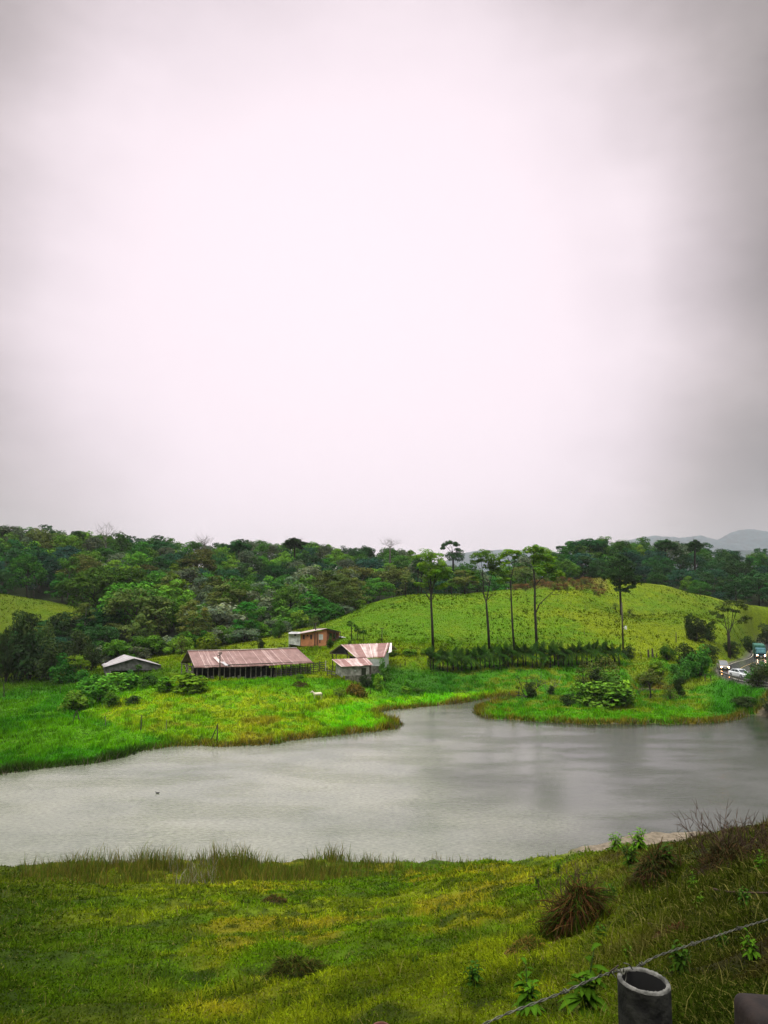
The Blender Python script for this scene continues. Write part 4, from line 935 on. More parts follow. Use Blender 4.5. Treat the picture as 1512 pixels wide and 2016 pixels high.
WHITEW = mat_plain('dirty_white_plaster', (.62, .64, .60), .9, scale=1.2, col2=(.38, .41, .38))
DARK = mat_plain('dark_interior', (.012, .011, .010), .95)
GLASSD = mat_plain('dark_window_glass', (.02, .022, .025), .15, noise=.1, spec=.6)
GREYW = mat_plain('grey_wall_sheet', (.13, .13, .125), .85, scale=1.5, col2=(.06, .062, .055))
def roof(name, A, B, Cc, D, th, mat, parent, nu=None, corr=.028, sag=0.0, seed=1):
    """corrugated roof plane: A-B the ridge, D-C the eave, as a thick sheet with ragged eave"""
    A, B, Cc, D = [np.array(v, float) for v in (A, B, Cc, D)]
    L = np.linalg.norm(Cc-D); H = np.linalg.norm(D-A); nu = nu or int(max(24, L/.14)); nv = 7; rr = np.random.default_rng(seed)
    N = np.cross(B-A, D-A); N /= np.linalg.norm(N)
    if N[2] < 0: N = -N
    rag = np.repeat(rr.normal(size=nu//6+2)*.045, 6)[:nu+1]; lift = np.repeat(rr.normal(size=nu//7+2)*.02, 7)[:nu+1]
    V = []; K = []
    for j in range(nv+1):
        for i in range(nu+1):
            u = i/nu; v = j/nv; vv = v*(1+(rag[i]/H if v > 0 else 0))
            p = (A*(1-u)+B*u)*(1-vv)+(D*(1-u)+Cc*u)*vv
            p = p+N*(corr*math.sin(i*math.pi*.85)+lift[i]*v)-np.array([0, 0, sag*math.sin(math.pi*u)*(.6+.4*v)])
            V.append(p); K.append((u*L/10, v*H/10, 0))
    V = np.array(V); K = np.array(K); n = len(V); V = np.vstack([V, V-N*th]); K = np.vstack([K, K])
    Fq = []
    w = nu+1
    for j in range(nv):
        for i in range(nu):
            a = j*w+i; q = (a, a+1, a+w+1, a+w); Fq.append(q); Fq.append(tuple(x+n for x in q[::-1]))
    for i in range(nu): Fq.append((i, i+n, i+1+n, i+1)); a = nv*w+i; Fq.append((a, a+1, a+1+n, a+n))
    for j in range(nv): a = j*w; Fq.append((a, a+w, a+w+n, a+n)); b_ = j*w+nu; Fq.append((b_, b_+n, b_+w+n, b_+w))
    return mesh_np(name, V, Fq, mat, parent, K, local=False)
def drop(p, z=None, d=0.): p = np.array(p, float); return np.array([p[0], p[1], float(hz(p[0], p[1]))-d if z is None else z])
def lerp(a, b, t): return np.array(a)*(1-t)+np.array(b)*t
def wall(pts_top, zb, th, mb):
    """wall of given top polyline (a->b) down to zb as a solid of thickness th behind the line"""
    a, b = [np.array(p, float) for p in pts_top]; d = b-a; n_ = np.array([-d[1], d[0], 0]); n_ /= np.linalg.norm(n_); 
    if n_[1] < 0: n_ = -n_
    za, zb_ = (zb if hasattr(zb, '__len__') else (zb, zb)); vs = []
    for o in (0, th):
        vs += [a+n_*o, b+n_*o, np.array([b[0], b[1], zb_])+n_*o*np.array([1, 1, 0]), np.array([a[0], a[1], za])+n_*o*np.array([1, 1, 0])]
    mb.add(vs, [(3, 2, 1, 0), (4, 5, 6, 7), (0, 1, 5, 4), (1, 2, 6, 5), (2, 3, 7, 6), (3, 0, 4, 7)]); return mb
# --- long feeding barn
def long_barn():
    Y0 = 138.0; nl = at(383, 1314.5, Y0); ax = np.array([.85, .52, 0]); gd = np.array([-.52, .85, 0])
    L = 24.3; nr = nl+ax*L; nr[2] = at(612, 1305, nr[1])[2]
    W = 9.0; fl = nl+gd*W; fr = nr+gd*W; ml = (nl+fl)/2; mr_ = (nr+fr)/2-ax*1.7
    ml[2] = at(367, 1281, ml[1])[2]; mr_[2] = at(590, 1275.5, mr_[1])[2]
    g0 = min(float(hz(*nl[:2])), float(hz(*ml[:2]))); base = drop((nl+fr)/2)
    root = empty('long_barn', base, 'long open cattle barn with faded pinkish rusty roof on the knoll', 'barn')
    front = roof('roof', ml, mr_, nr, nl, .03, RUST, root, sag=.18, seed=4)
    roof('roof', ml+gd*.02, mr_+gd*.02, fr, fl, .03, RUST, root, sag=.18, seed=5)
    rc = MB(); n = 10
    for i in range(n):
        a = lerp(ml, mr_, i/n); b = lerp(ml, mr_, (i+1)/n); s = lambda u: np.array([0, 0, -.18*math.sin(math.pi*u)*.6+.06])
        rc.beam(a+s(i/n), b+s((i+1)/n), .34, .05)
    rc.build('ridge_cap', mat_plain('ridge_cap_metal', (.62, .52, .49), .5), root, local=False)
    # loose pale sheets lying over the front slope
    for u, v, du, dv in ((.205, .62, .028, .34), (.245, .86, .026, .2)):
        q = [lerp(lerp(ml, mr_, uu), lerp(nl, nr, uu), vv)+np.array([0, -.02, .09]) for uu, vv in ((u-.02, v-dv/2), (u-.02+du, v-dv/2-.02), (u+du, v+dv/2), (u, v+dv/2+.02))]
        MB().slab(q, .02).build('loose_sheet', ZINC if u > .23 else mat_plain('pale_loose_sheet', (.62, .5, .46), .5), root, local=False)
    q = [lerp(lerp(ml, mr_, uu), lerp(nl, nr, uu), vv)+np.array([0, -.02, .045]) for uu, vv in ((.252, .88), (.27, .86), (.285, .985), (.265, .985))]
    MB().slab(q, .01).build('hole_shade_patch', DARK, root, local=False)  # black patch laid on the sheets, standing in for a hole's dark inside
    def post(p, top, w=.16, name='post', m=GREYTIMBER):
        b = drop(p, d=.3); MB().beam(b, (p[0], p[1], top), w).build(name, m, root, local=False)
    # front row of posts, tie beams, centre posts, back row
    N = 23
    for i in range(N):
        u = (i+.6)/N; p = lerp(nl, nr, u)+gd*.55; top = lerp(nl, nr, u)[2]+.22
        post(p, top, .15 if i % 2 else .19)
    for row, dz in ((4.4, 2.4), (8.4, .35)):
        for i in range(12): u = (i+.5)/12; p = lerp(nl, nr, u)+gd*row; post(p, lerp(nl, nr, u)[2]+dz-.1, .16, m=TIMBER)
    mb = MB(); mb.beam(nl+gd*.55+[0, 0, .18], nr+gd*.55+[0, 0, .18], .14, .2); mb.beam(fl-gd*.5+[0, 0, .18], fr-gd*.5+[0, 0, .18], .14, .2); mb.build('eave_beam', TIMBER, root, local=False)
    for i in range(9):
        u = (i+.02)/8.05; a = lerp(nl, nr, u)+gd*.3+[0, 0, .12]; b = lerp(fl, fr, u)-gd*.3+[0, 0, .12]; sg = np.array([0, 0, .2*math.sin(math.pi*min(u, 1))+.16]); a = a-sg*.9; b = b-sg*.9; c_ = lerp(ml, mr_, min(u, .99))-sg-[0, 0, .1]; m0 = (a+b)/2
        t = MB(); t.beam(a, b, .12, .16); t.beam(a, c_, .1, .14); t.beam(b, c_, .1, .14); t.beam(m0, c_, .12); t.beam(lerp(a, b, .28), lerp(a, c_, .55), .08); t.beam(lerp(a, b, .72), lerp(b, c_, .55), .08); t.build('truss', TIMBER, root, local=False)
    # knee braces at the near gable
    for s in (.1, .5, .9):
        t = MB(); p = lerp(nl, fl, s); b = drop(p); top = p+[0, 0, .1+(2.3 if s == .5 else 0)]*1
        t.beam(b-[0, 0, .2], (p[0], p[1], nl[2]+.1), .17); 
        if s == .5: t.beam((p[0], p[1], nl[2]-.9), lerp(nl, fl, .32)+[0, 0, .1], .1); t.beam((p[0], p[1], nl[2]-.9), lerp(nl, fl, .68)+[0, 0, .1], .1)
        t.build('gable_post', GREYTIMBER, root, local=False)
    # dark feeding partition and stalls inside, rails
    zb = lambda u: float(hz(*(lerp(nl, nr, u)+gd*1)[:2]))
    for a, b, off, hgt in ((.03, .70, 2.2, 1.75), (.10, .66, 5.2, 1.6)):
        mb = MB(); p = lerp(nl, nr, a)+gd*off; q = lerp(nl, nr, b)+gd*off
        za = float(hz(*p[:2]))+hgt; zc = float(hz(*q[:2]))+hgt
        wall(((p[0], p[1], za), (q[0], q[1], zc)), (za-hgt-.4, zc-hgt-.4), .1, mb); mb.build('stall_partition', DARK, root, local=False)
    for i in range(16):     # feed troughs / low concrete fronts between posts
        u0 = (i*1+1.2)/N*1.0; 
        if i in (3, 9): continue
        p = lerp(nl, nr, u0)+gd*.75; q = lerp(nl, nr, u0+.022)+gd*.75; h = .35+.35*((i*7) % 5)/5
        mb = MB(); z1 = float(hz(*p[:2])); wall(((p[0], p[1], z1+h), (q[0], q[1], z1+h)), z1-.4, .12, mb); mb.build('trough_front', CONC if i % 3 == 0 else GREYTIMBER, root, local=False)
    for k, (a, b, off) in enumerate(((.66, .98, .5), (.70, 1.0, 3.0), (.0, .0, 0))):
        if off == 0: continue
        mb = MB()
        for h in (.35, .7, 1.05, 1.4):
            p = drop(lerp(nl, nr, a)+gd*off)+[0, 0, h]; q = drop(lerp(nl, nr, b)+gd*off)+[0, 0, h]; mb.beam(p, q, .05, .12)
        for i in range(8): p = drop(lerp(nl, nr, a+(b-a)*i/7)+gd*off); mb.beam(p-[0, 0, .2], p+[0, 0, 1.6], .1)
        mb.build('corral_rail', TIMBER, root, local=False)
    mb = MB()
    for h in (.5, .85, 1.2, 1.55):
        p = drop(nl+gd*.6); q = drop(lerp(nl, fl, .62)); mb.beam(p+[0, 0, h], q+[0, 0, h], .05, .16)
    mb.build('gable_rail', GREYTIMBER, root, local=False)
    mb = MB(); wall((fl-gd*.6+ax*2+[0, 0, -.6], fr-gd*.6-ax*6+[0, 0, -.6]), 1.2, .08, mb); mb.build('back_wall', TIMBER, root, local=False)
    # cow-side corral beyond the right end
    g = empty('corral_fence', drop(nr+ax*1.5), 'dark timber corral rails beyond the right end of the long barn', 'fence')
    a0 = at(606, 1328, nr[1]+1); b0 = at(641, 1325, nr[1]+2)
    mb = MB()
    for h in (.3, .7, 1.1, 1.5, 1.9): mb.beam(drop(a0)+[0, 0, h], drop(b0)+[0, 0, h], .05, .12)
    mb.beam(drop(a0)+[0, 0, .3], drop(lerp(a0, b0, .5))+[0, 0, 1.9], .05, .1); mb.beam(drop(lerp(a0, b0, .5))+[0, 0, 1.9], drop(b0)+[0, 0, .3], .05, .1); mb.build('rail', TIMBER, g, local=False)
    for t in (0, .33, .66, 1): p = drop(lerp(a0, b0, t)); MB().beam(p-[0, 0, .2], p+[0, 0, 2.2], .16).build('post', TIMBER if t < 1 else mat_plain('pale_post', (.4, .38, .33), .9), g, local=False)
    a1 = at(644, 1326, 149); b1 = at(662, 1326, 146); g2 = empty('plank_fence', drop(a1), 'low leaning plank fence between corral and stone shed', 'fence'); mb = MB()
    for h in (.5, 1.0): mb.beam(drop(a1)+[0, 0, h], drop(b1)+[0, 0, h+.1], .06, .13)
    mb.build('rail', GREYTIMBER, g2, local=False); mb = MB()
    for t in (0.02, .5, .98): p = drop(lerp(a1, b1, t)); mb.beam(p-[0, 0, .2], p+[0, 0, 1.2+.6*(t < .1)], .14)
    mb.build('post', TIMBER, g2, local=False)
long_barn()
# --- rusty barn on stone wall and the stone shed in front
def barn_two():
    Yn = 145.
    nl, nr = at(702, 1296, Yn), at(757, 1294.5, Yn+1.5); ml, mr_ = at(671, 1269, 148.5), at(768, 1265.5, 151.5); fl, fr = at(647, 1286, 152.5), at(783, 1279, 157)
    root = empty('rusty_barn', drop((nl+nr)/2+[0, 4, 0]), 'tall barn with streaked rusty gable roof and open left end', 'barn')
    roof('roof', ml, mr_, nr, nl, .03, RUST2, root, seed=8); roof('roof', ml, mr_, fr, fl, .03, RUST2, root, seed=9)
    # right flap of the roof reaching lower behind
    q = [mr_+[0, 0, -.03], lerp(mr_, nr, .72)+[.4, .8, -.05], lerp(mr_, nr, .70)+[1.1, 1.2, .15], mr_+[.35, .1, 0]]
    MB().slab(q, .03).build('roof_edge', mat_plain('pale_roof_edge', (.62, .55, .52), .5), root, local=False)
    mb = MB(); wall((at(722, 1297, Yn+.6), at(752, 1296, Yn+1.6)), (at(722, 1311, Yn+.6)[2], at(752, 1311, Yn+1.6)[2]), .15, mb); mb.build('wall', WHITEW, root, local=False)
    mb = MB(); a = at(722, 1311, Yn+.55); b = at(752, 1311, Yn+1.55); wall((a, b), (float(hz(*a[:2]))-.6, float(hz(*b[:2]))-.6), .25, mb)
    mb.build('stone_base', BLOCK, root, local=False)
    mb = MB(); a = at(752, 1296, Yn+1.7); b = at(765, 1284, 154); wall((a, b), (float(hz(*a[:2]))-.6, float(hz(*b[:2]))-.6), .15, mb); mb.build('side_wall', WHITEW, root, local=False)
    for px, top, Y in ((662, 1287, 150.5), (684, 1289, 147.5), (700, 1296, 145.6), (712, 1296, 145.8), (655, 1286, 152.4)):
        t = at(px, top, Y); MB().beam(drop(t, d=.3), t, .17).build('post', TIMBER, root, local=False)
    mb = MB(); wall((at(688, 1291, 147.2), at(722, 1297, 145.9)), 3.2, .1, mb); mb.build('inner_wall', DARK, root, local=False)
    mb = MB(); mb.beam(at(650, 1286.5, 152), at(684, 1288, 147.6), .12, .18); mb.beam(at(684, 1288, 147.6), at(701, 1297, 145.4), .12, .16); mb.beam(ml-[0, 0, .1], mr_-[0, 0, .1], .12, .16); mb.build('beam', TIMBER, root, local=False)
    # near-black sheet standing in for the shade under the left gable
    a, b, c_ = fl+[.35, -.1, -.08], ml+[.4, -.1, -.12], nl+[.2, .2, -.06]; m0 = at(686, 1288.5, 147.4)
    q = [a, b, m0]; vs = q+[p+np.array([.1, .05, 0]) for p in q]; MB().add(vs, [(0, 1, 2), (5, 4, 3), (0, 3, 4, 1), (1, 4, 5, 2), (2, 5, 3, 0)]).build('gable_shade_sheet', DARK, root, local=False)
    # shed
    Ys = 138.
    A, B, Cc, D = at(653, 1298, 142), at(722, 1295, 144), at(735, 1309, Ys+1), at(672, 1313, Ys)
    r2 = empty('stone_shed', drop(lerp(D, Cc, .5)+[0, 2, 0]), 'low block-walled shed with patchy pink sheet roof in front of rusty barn', 'shed')
    roof('roof', A, B, Cc, D, .03, RUST2, r2, seed=12)
    a = at(673.5, 1312.5, Ys+.25); b = at(731, 1309.5, Ys+1.2); c_ = at(661, 1301.5, 141.6)
    g = lambda p, d=.5: float(hz(p[0], p[1]))-d
    zb = at(700, 1330, Ys+.5)[2]
    mb = MB(); wall((a, b), (zb, zb+.05), .15, mb); mb.build('front_wall', CONC, r2, local=False)
    mb = MB(); wall((a-[0, .05, .02], c_), (zb-.3, zb), .15, mb); mb.build('side_wall', CONC, r2, local=False)
    mb = MB(); a2 = a+[.6, -.06, 0]; a2[2] = zb; b2 = b+[0, -.06, 0]; b2[2] = zb+.05; wall((a2, b2), (min(g(a2), zb-.8), min(g(b2), zb-1)), .25, mb); mb.build('foundation', BLOCK, r2, local=False)
    mb = MB(); p, q = lerp(a, b, .66)+[0, -.03, -.45], lerp(a, b, .82)+[0, -.03, -.45]; wall((p, q), zb-.4, .05, mb); mb.build('door', mat_plain('black_green_door_vine', (.02, .028, .012), .95), r2, local=False)
    mb = MB(); p, q = lerp(a, b, .93)+[0, -.03, -.1], lerp(a, b, .995)+[0, -.03, -.1]; wall((p, q), zb+.1, .05, mb); mb.build('corner_post', TIMBER, r2, local=False)
    mb = MB(); p, q = lerp(a, b, .42)+[0, -.03, -.75], lerp(a, b, .48)+[0, -.03, -.75]; wall((p, q), zb+.75, .04, mb); mb.build('pale_patch', WHITEW, r2, local=False)
barn_two()
# --- grey open shed
def grey_shed():
    Y = 150.; root = empty('open_shed', drop(at(262, 1325, Y+4)), 'grey open-fronted shed with pale sheet gable roof left of the long barn', 'shed')
    nl, nf, nr = at(204, 1313.5, Y), at(264, 1296, Y+.5), at(318, 1309.5, Y+1); bl, bf, br = at(200, 1308, Y+10), at(244, 1288.5, Y+10.5), at(300, 1303, Y+11)
    roof('roof', nf, bf, bl, nl, .03, ZINC, root, seed=3); roof('roof', nf, bf, br, nr, .03, ZINC, root, seed=2)
    q = [nl+[.25, .3, -.05], nf+[0, .3, -.06], nr+[-.2, .3, -.05]]; z = min(nl[2], nr[2])-.75
    lo = [np.array([nr[0]-.2, nr[1]+.3, z+.1]), np.array([nl[0]+.25, nl[1]+.3, z])]; P = q+lo
    vs = P+[p+np.array([0, .12, 0]) for p in P]; n = 5
    MB().add(vs, [tuple(range(n))[::-1], tuple(range(n, 2*n))]+[(i, (i+1) % n, (i+1) % n+n, i+n) for i in range(n)]).build('gable_wall', GREYW, root, local=False)
    zg = float(hz(*nl[:2]))
    def panel(x0, x1, yy, zt, mat, name, yo=0, th=.15):
        mb = MB(); a = at(x0, 1320, yy); b = at(x1, 1320, yy); a[2] = b[2] = zt; wall((a, b), zg-.6, th, mb); mb.build(name, mat, root, local=False)
    panel(208, 218, Y+.45, z, CONC, 'corner_pier'); panel(305, 314, Y+1.2, z, CONC, 'corner_pier')
    for px in (283, 290): panel(px, px+1.6, Y+.8, z, TIMBER, 'post')
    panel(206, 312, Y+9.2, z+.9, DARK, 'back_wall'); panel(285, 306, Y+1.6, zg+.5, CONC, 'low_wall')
    mb = MB(); a = nl+[.3, .5, -.3]; b = bl+[.3, 0, -.3]; mb.add([a, b, (b[0], b[1], zg-.5), (a[0], a[1], zg-.5), a+[.1, 0, 0], b+[.1, 0, 0], (b[0]+.1, b[1], zg-.5), (a[0]+.1, a[1], zg-.5)], [(0, 1, 2, 3), (7, 6, 5, 4), (0, 4, 5, 1), (1, 5, 6, 2), (2, 6, 7, 3), (3, 7, 4, 0)]); mb.build('side_wall', GREYW, root, local=False)
    mb = MB(); a = nr+[-.4, .5, -.3]; b = br+[-.4, 0, -.3]; mb.add([a, b, (b[0], b[1], zg-.5), (a[0], a[1], zg-.5), a+[.1, 0, 0], b+[.1, 0, 0], (b[0]+.1, b[1], zg-.5), (a[0]+.1, a[1], zg-.5)], [(0, 1, 2, 3), (7, 6, 5, 4), (0, 4, 5, 1), (1, 5, 6, 2), (2, 6, 7, 3), (3, 7, 4, 0)]); mb.build('side_wall', GREYW, root, local=False)
grey_shed()
# --- orange house with white annex
def house():
    Y = 170.; a, b, c_ = at(592, 1247.5, Y+1.5), at(643, 1239.5, Y), at(667, 1245, Y+6)
    gz = float(hz(*a[:2])); gb = at(643, 1266.5, Y)[2]; zb = gb-.8
    root = empty('orange_house', (a[0], a[1], gb), 'small faded orange house with low roof on the rise behind the barns', 'house')
    a2, b2 = a+[0, .3, 0], b+[0, .3, 0]
    mb = MB(); wall((a, b), (at(592, 1265, Y+1.5)[2]-.8, zb), .15, mb); mb.build('wall', ORANGE, root, local=False)
    mb = MB(); wall((b+[.05, .02, -.02], c_), (zb, zb), .15, mb); mb.build('gable_side_wall', mat_plain('shaded_orange_wall', (.26, .10, .05), .9, scale=1.5, col2=(.14, .05, .03)), root, local=False)  # darker copy of the orange; this side's shade is put into the colour
    bk = c_+(a-b)+[0, 4, 0]; mb = MB(); wall((bk, c_+[0, 1, 0]), zb, .15, mb); mb.build('back_wall', ORANGE, root, local=False)
    A, B = at(644.5, 1237, Y-.4), at(622, 1238, Y+9)
    roof('roof', A, B, at(596, 1243.5, Y+9.5), at(588, 1247.5, Y+.8), .04, mat_rust('pink_grey_roof_sheet', (.45, .33, .31), (.66, .58, .56), amt=.55), root, seed=21)
    roof('roof', A, B, at(652, 1242, Y+14), at(672, 1244.5, Y+5.5), .04, mat_plain('dark_roof_sheet', (.07, .045, .04), .7), root, seed=22)
    def opening(u0, u1, y0, y1, mat, nm, fr=True):
        P = []
        for u, yy in ((u0, y0), (u1, y0), (u1, y1), (u0, y1)):
            px = 592+51*u; Yy = Y+1.5-1.5*u-.06; P.append(at(px, yy, Yy))
        vs = P+[p+np.array([0, .05, 0]) for p in P]; f6 = [(3, 2, 1, 0), (4, 5, 6, 7), (0, 1, 5, 4), (1, 2, 6, 5), (2, 3, 7, 6), (3, 0, 4, 7)]
        o = MB().add(vs, f6).build(nm, mat, root, local=False)
        if fr:
            m = MB()
            for i in range(4): m.beam(P[i]+[0, -.02, 0], P[(i+1) % 4]+[0, -.02, 0], .09, .07)
            m.build('frame', TIMBER, o, local=False)
    opening(.09, .15, 1250, 1258, GLASSD, 'window'); opening(.24, .29, 1250, 1252.5, GLASSD, 'vent', False); opening(.37, .43, 1250, 1258, GLASSD, 'window')
    opening(.70, .86, 1249, 1259.5, WHITEW, 'window_board', False); opening(.72, .76, 1259.5, 1266, GLASSD, 'door', False)
    mb = MB()
    for u in (.54, .64): p = at(592+51*u, 1246, Y+.5); mb.beam((p[0], p[1]-.1, gb-.6), (p[0], p[1]-.1, p[2]), .14)
    mb.build('pillar', TIMBER, root, local=False)
    # openings on the shaded side
    for t0, t1 in ((.2, .42), (.52, .72)):
        p, q = lerp(b, c_, t0)+[.12, -.12, -.6], lerp(b, c_, t1)+[.12, -.12, -.6]; mb = MB(); wall((p, q), p[2]-1.1, .05, mb); mb.build('window', GLASSD, root, local=False)
    mb = MB()
    for p in (at(661, 1243, Y+2.5), at(670, 1245, Y+5)): mb.beam(drop(p, d=.4), p, .14)
    mb.beam(at(646, 1240, Y), at(671, 1245, Y+5), .1, .14); mb.build('porch_post', TIMBER, root, local=False)
    # annex
    r2 = empty('white_annex', drop(at(580, 1262, Y+3)), 'low white outbuilding joined to the left of the orange house', 'house')
    a, b = at(568.5, 1247.5, Y+2.2), at(591, 1248, Y+1.8); mb = MB(); wall((a, b), (at(568, 1261, Y+2)[2]-.8, at(591, 1264, Y+2)[2]-.8), .15, mb); mb.build('wall', WHITEW, r2, local=False)
    mb = MB(); wall((a-[0, -.05, 0], a+[-.6, 5, 0]), a[2]-3, .12, mb); mb.build('side_wall', WHITEW, r2, local=False)
    roof('roof', at(573, 1243.5, Y+8), at(597, 1244, Y+8), at(592, 1248, Y+1.3), at(567, 1247.8, Y+1.6), .04, mat_rust('grey_annex_roof_sheet', (.36, .36, .35), (.6, .6, .58), amt=.5), r2, seed=25)
    for x0, x1 in ((579, 583.5),):
        P = [at(x0, 1248.5, Y+1.9), at(x1, 1248.5, Y+1.85), at(x1, 1252, Y+1.85), at(x0, 1252, Y+1.9)]
        vs = P+[p+np.array([0, .05, 0]) for p in P]; MB().add(vs, [(3, 2, 1, 0), (4, 5, 6, 7), (0, 1, 5, 4), (1, 2, 6, 5), (2, 3, 7, 6), (3, 0, 4, 7)]).build('window', GLASSD, r2, local=False)
    mb = MB(); p = at(586.5, 1250, Y+1.75); mb.beam((p[0], p[1], p[2]-1.6), p, .1); mb.build('drain_pipe', CONC, r2, local=False)
    t = empty('lean_to', drop(at(676, 1262, Y+6)), 'tiny pale lean-to roof at the right of the orange house', 'shelter')
    A, B, Cc, D = at(668, 1252, Y+8), at(680, 1253, Y+8), at(681, 1255.5, Y+5), at(667, 1254, Y+5); MB().slab([D, Cc, B, A], .05).build('roof', ZINC, t, local=False)
    mb = MB()
    for p in (A, B, Cc, D): mb.beam(drop(p, d=.3), p, .1)
    mb.build('post', TIMBER, t, local=False)
house()
# --- poles
def pole(px, pyb, pyt, Y, label, r=.12, arms=(), box=None, mat=TIMBER, cat='pole', name='utility_pole', lean=0):
    b = on(px, Y) if pyb is None else gr(px, pyb); Y = b[1]; t = at(px+lean, pyt, Y); root = empty(name, b, label, cat)
    MB().tube([b-[0, 0, .4], lerp(b, t, .5), t], [r*1.15, r, r*.8], 8).build('shaft', mat, root, local=False, smooth=True)
    for (dy, w, sk) in arms:
        a = at(px-w+lean, pyt+dy, Y)+[0, -r, 0]; c_ = at(px+w+lean, pyt+dy-sk, Y)+[0, -r, 0]; MB().beam(a, c_, .1, .12).build('crossarm', TIMBER, root, local=False)
        mb = MB()
        for t_ in (.05, .95): p = lerp(a, c_, t_); mb.tube([p, p+[0, 0, .25]], [.05, .035], 6)
        mb.build('insulator', GREYTIMBER, root, local=False)
    if box:
        c_ = at(px+box[0], box[1], Y); mb = MB(); mb.box(c_+[0, -.1, 0], (.42, .36, .62), taper=.9); mb.box(c_+[0, -.1, .36], (.46, .4, .08)); mb.beam(c_+[-.2, -.05, .1], (t[0], t[1], c_[2]+.1), .06); mb.build('meter_box', mat_plain('white_painted_metal', (.8, .8, .78), .5), root, local=False)
    return root
pole(433, 1340, 1283, 0, 'dark utility pole with two crossarms in front of the long barn', arms=((3, 4, 1.2), (9, 4.5, 6)))
pole(621.5, 1269, 1226, 0, 'thick bare dark post before the orange house front', r=.16, mat=BARK)
pole(752, 1264, 1236, 0, 'short utility pole with one arm above the rusty barn roof', arms=((1, 4, -.5),), r=.1)
pole(1227, 1284, 1186, 0, 'tall thin pole with small white box at the right end of the palms', r=.17, box=(4.5, 1236), lean=-3)
pole(1331, 1265, 1245, 0, 'short fence pole in front of the dark round trees', r=.1, name='wooden_post')
for px, pb, pt, lab, r in ((1277, 1296, 1279, 'left of two stout dark posts beside the palm row', .22), (1285, 1296, 1277, 'right of two stout dark posts beside the palm row', .22), (1293, 1297, 1286, 'short slim post right of the two stout posts', .12), (1262, 1298, 1284, 'thin leaning post left of the two stout posts', .08),
                           (208, 1428, 1411, 'thin grey stake on the left part of the knoll', .06), (277, 1442, 1408, 'tallest thin crooked stake on the knoll slope', .08), (327, 1443, 1417, 'thin pale stake between the tallest stake and the leaning pair', .04),
                           (62, 1368, 1352, 'short stake in the left marsh by the dark patch', .06), (118, 1366, 1350, 'short stake in the left marsh before the leaning bush', .06), (8, 1372, 1345, 'forked stake at the left photo edge of the marsh', .09),
                           (965, 1356, 1350, 'tiny dark stake in the meadow left of the island', .08), (729, 1366, 1357, 'tiny stake in the marsh grass below the barns', .08), (1388, 1341, 1327, 'short fence stake left of the guardrail', .09), (1400, 1341, 1329, 'short fence stake under the guardrail end', .09),
                           (797, 1312, 1301, 'fence stake right of the rusty barn', .08), (788, 1314, 1306, 'lower fence stake right of the rusty barn', .08)):
    p = gr(px, pb); t = at(px+random.Random(px).uniform(-1.5, 1.5), pt, p[1]); rt = MB(); m_ = lerp(p, t, .5)+[random.Random(pb).uniform(-.06, .06), 0, 0]
    rt.tube([p-[0, 0, .3], m_, t], [r, r*.9, r*.75], 7); o = rt.build('wooden_post', GREYTIMBER if 'pale' in lab or 'grey' in lab else TIMBER); tag(o, lab, 'post')
def leaning_pair(px, pb, pt, dx, lab):
    p = gr(px, pb); Y = p[1]; root = empty('leaning_stakes', p, lab, 'stakes')
    for x0, x1, y1 in ((px, px+1, pt), (px-dx, px+2, pt+4)):
        a = at(x0, pb, Y); b = at(x1, y1, Y); MB().tube([a-[0, 0, .3], lerp(a, b, .5)+[.05, 0, 0], b], [.08, .07, .05], 6).build('stake', TIMBER, root, local=False)
leaning_pair(427, 1460, 1424, 15, 'pair of leaning dark stakes at the water edge'); 
p = gr(150, 1424); root = empty('leaning_stakes', p, 'three crossed dark stakes at the left tip of the knoll', 'stakes')
for x0, y0, x1, y1 in ((142, 1424, 150, 1400), (158, 1420, 151, 1398), (163, 1424, 153, 1413)):
    MB().tube([at(x0, y0, p[1])-[0, 0, .1], at(x1, y1, p[1])], [.09, .06], 6).build('stake', TIMBER, root, local=False)
# pasture stakes on the hill (tiny)
for i, (px, py) in enumerate(((968, 1222), (1062, 1225), (1109, 1215), (1124, 1190), (1152, 1198), (1098, 1185), (1185, 1210), (1150, 1248), (980, 1262), (833, 1235), (801, 1225), (1278, 1180))):
    p = gr(px, py); o = MB().tube([p-[0, 0, .2], p+[.03, 0, .9]], [.09, .06], 5).build('pasture_stake', TIMBER)
    tag(o, ('thin dark stake on the pasture hill between the tall tree trunks' if px < 1070 and px > 850 else 'thin dark stake on the left slope of the pasture hill' if px < 850 else 'thin dark stake on the pasture hill right of the tall trees'), 'stake', 'small stakes scattered over the pasture hill')
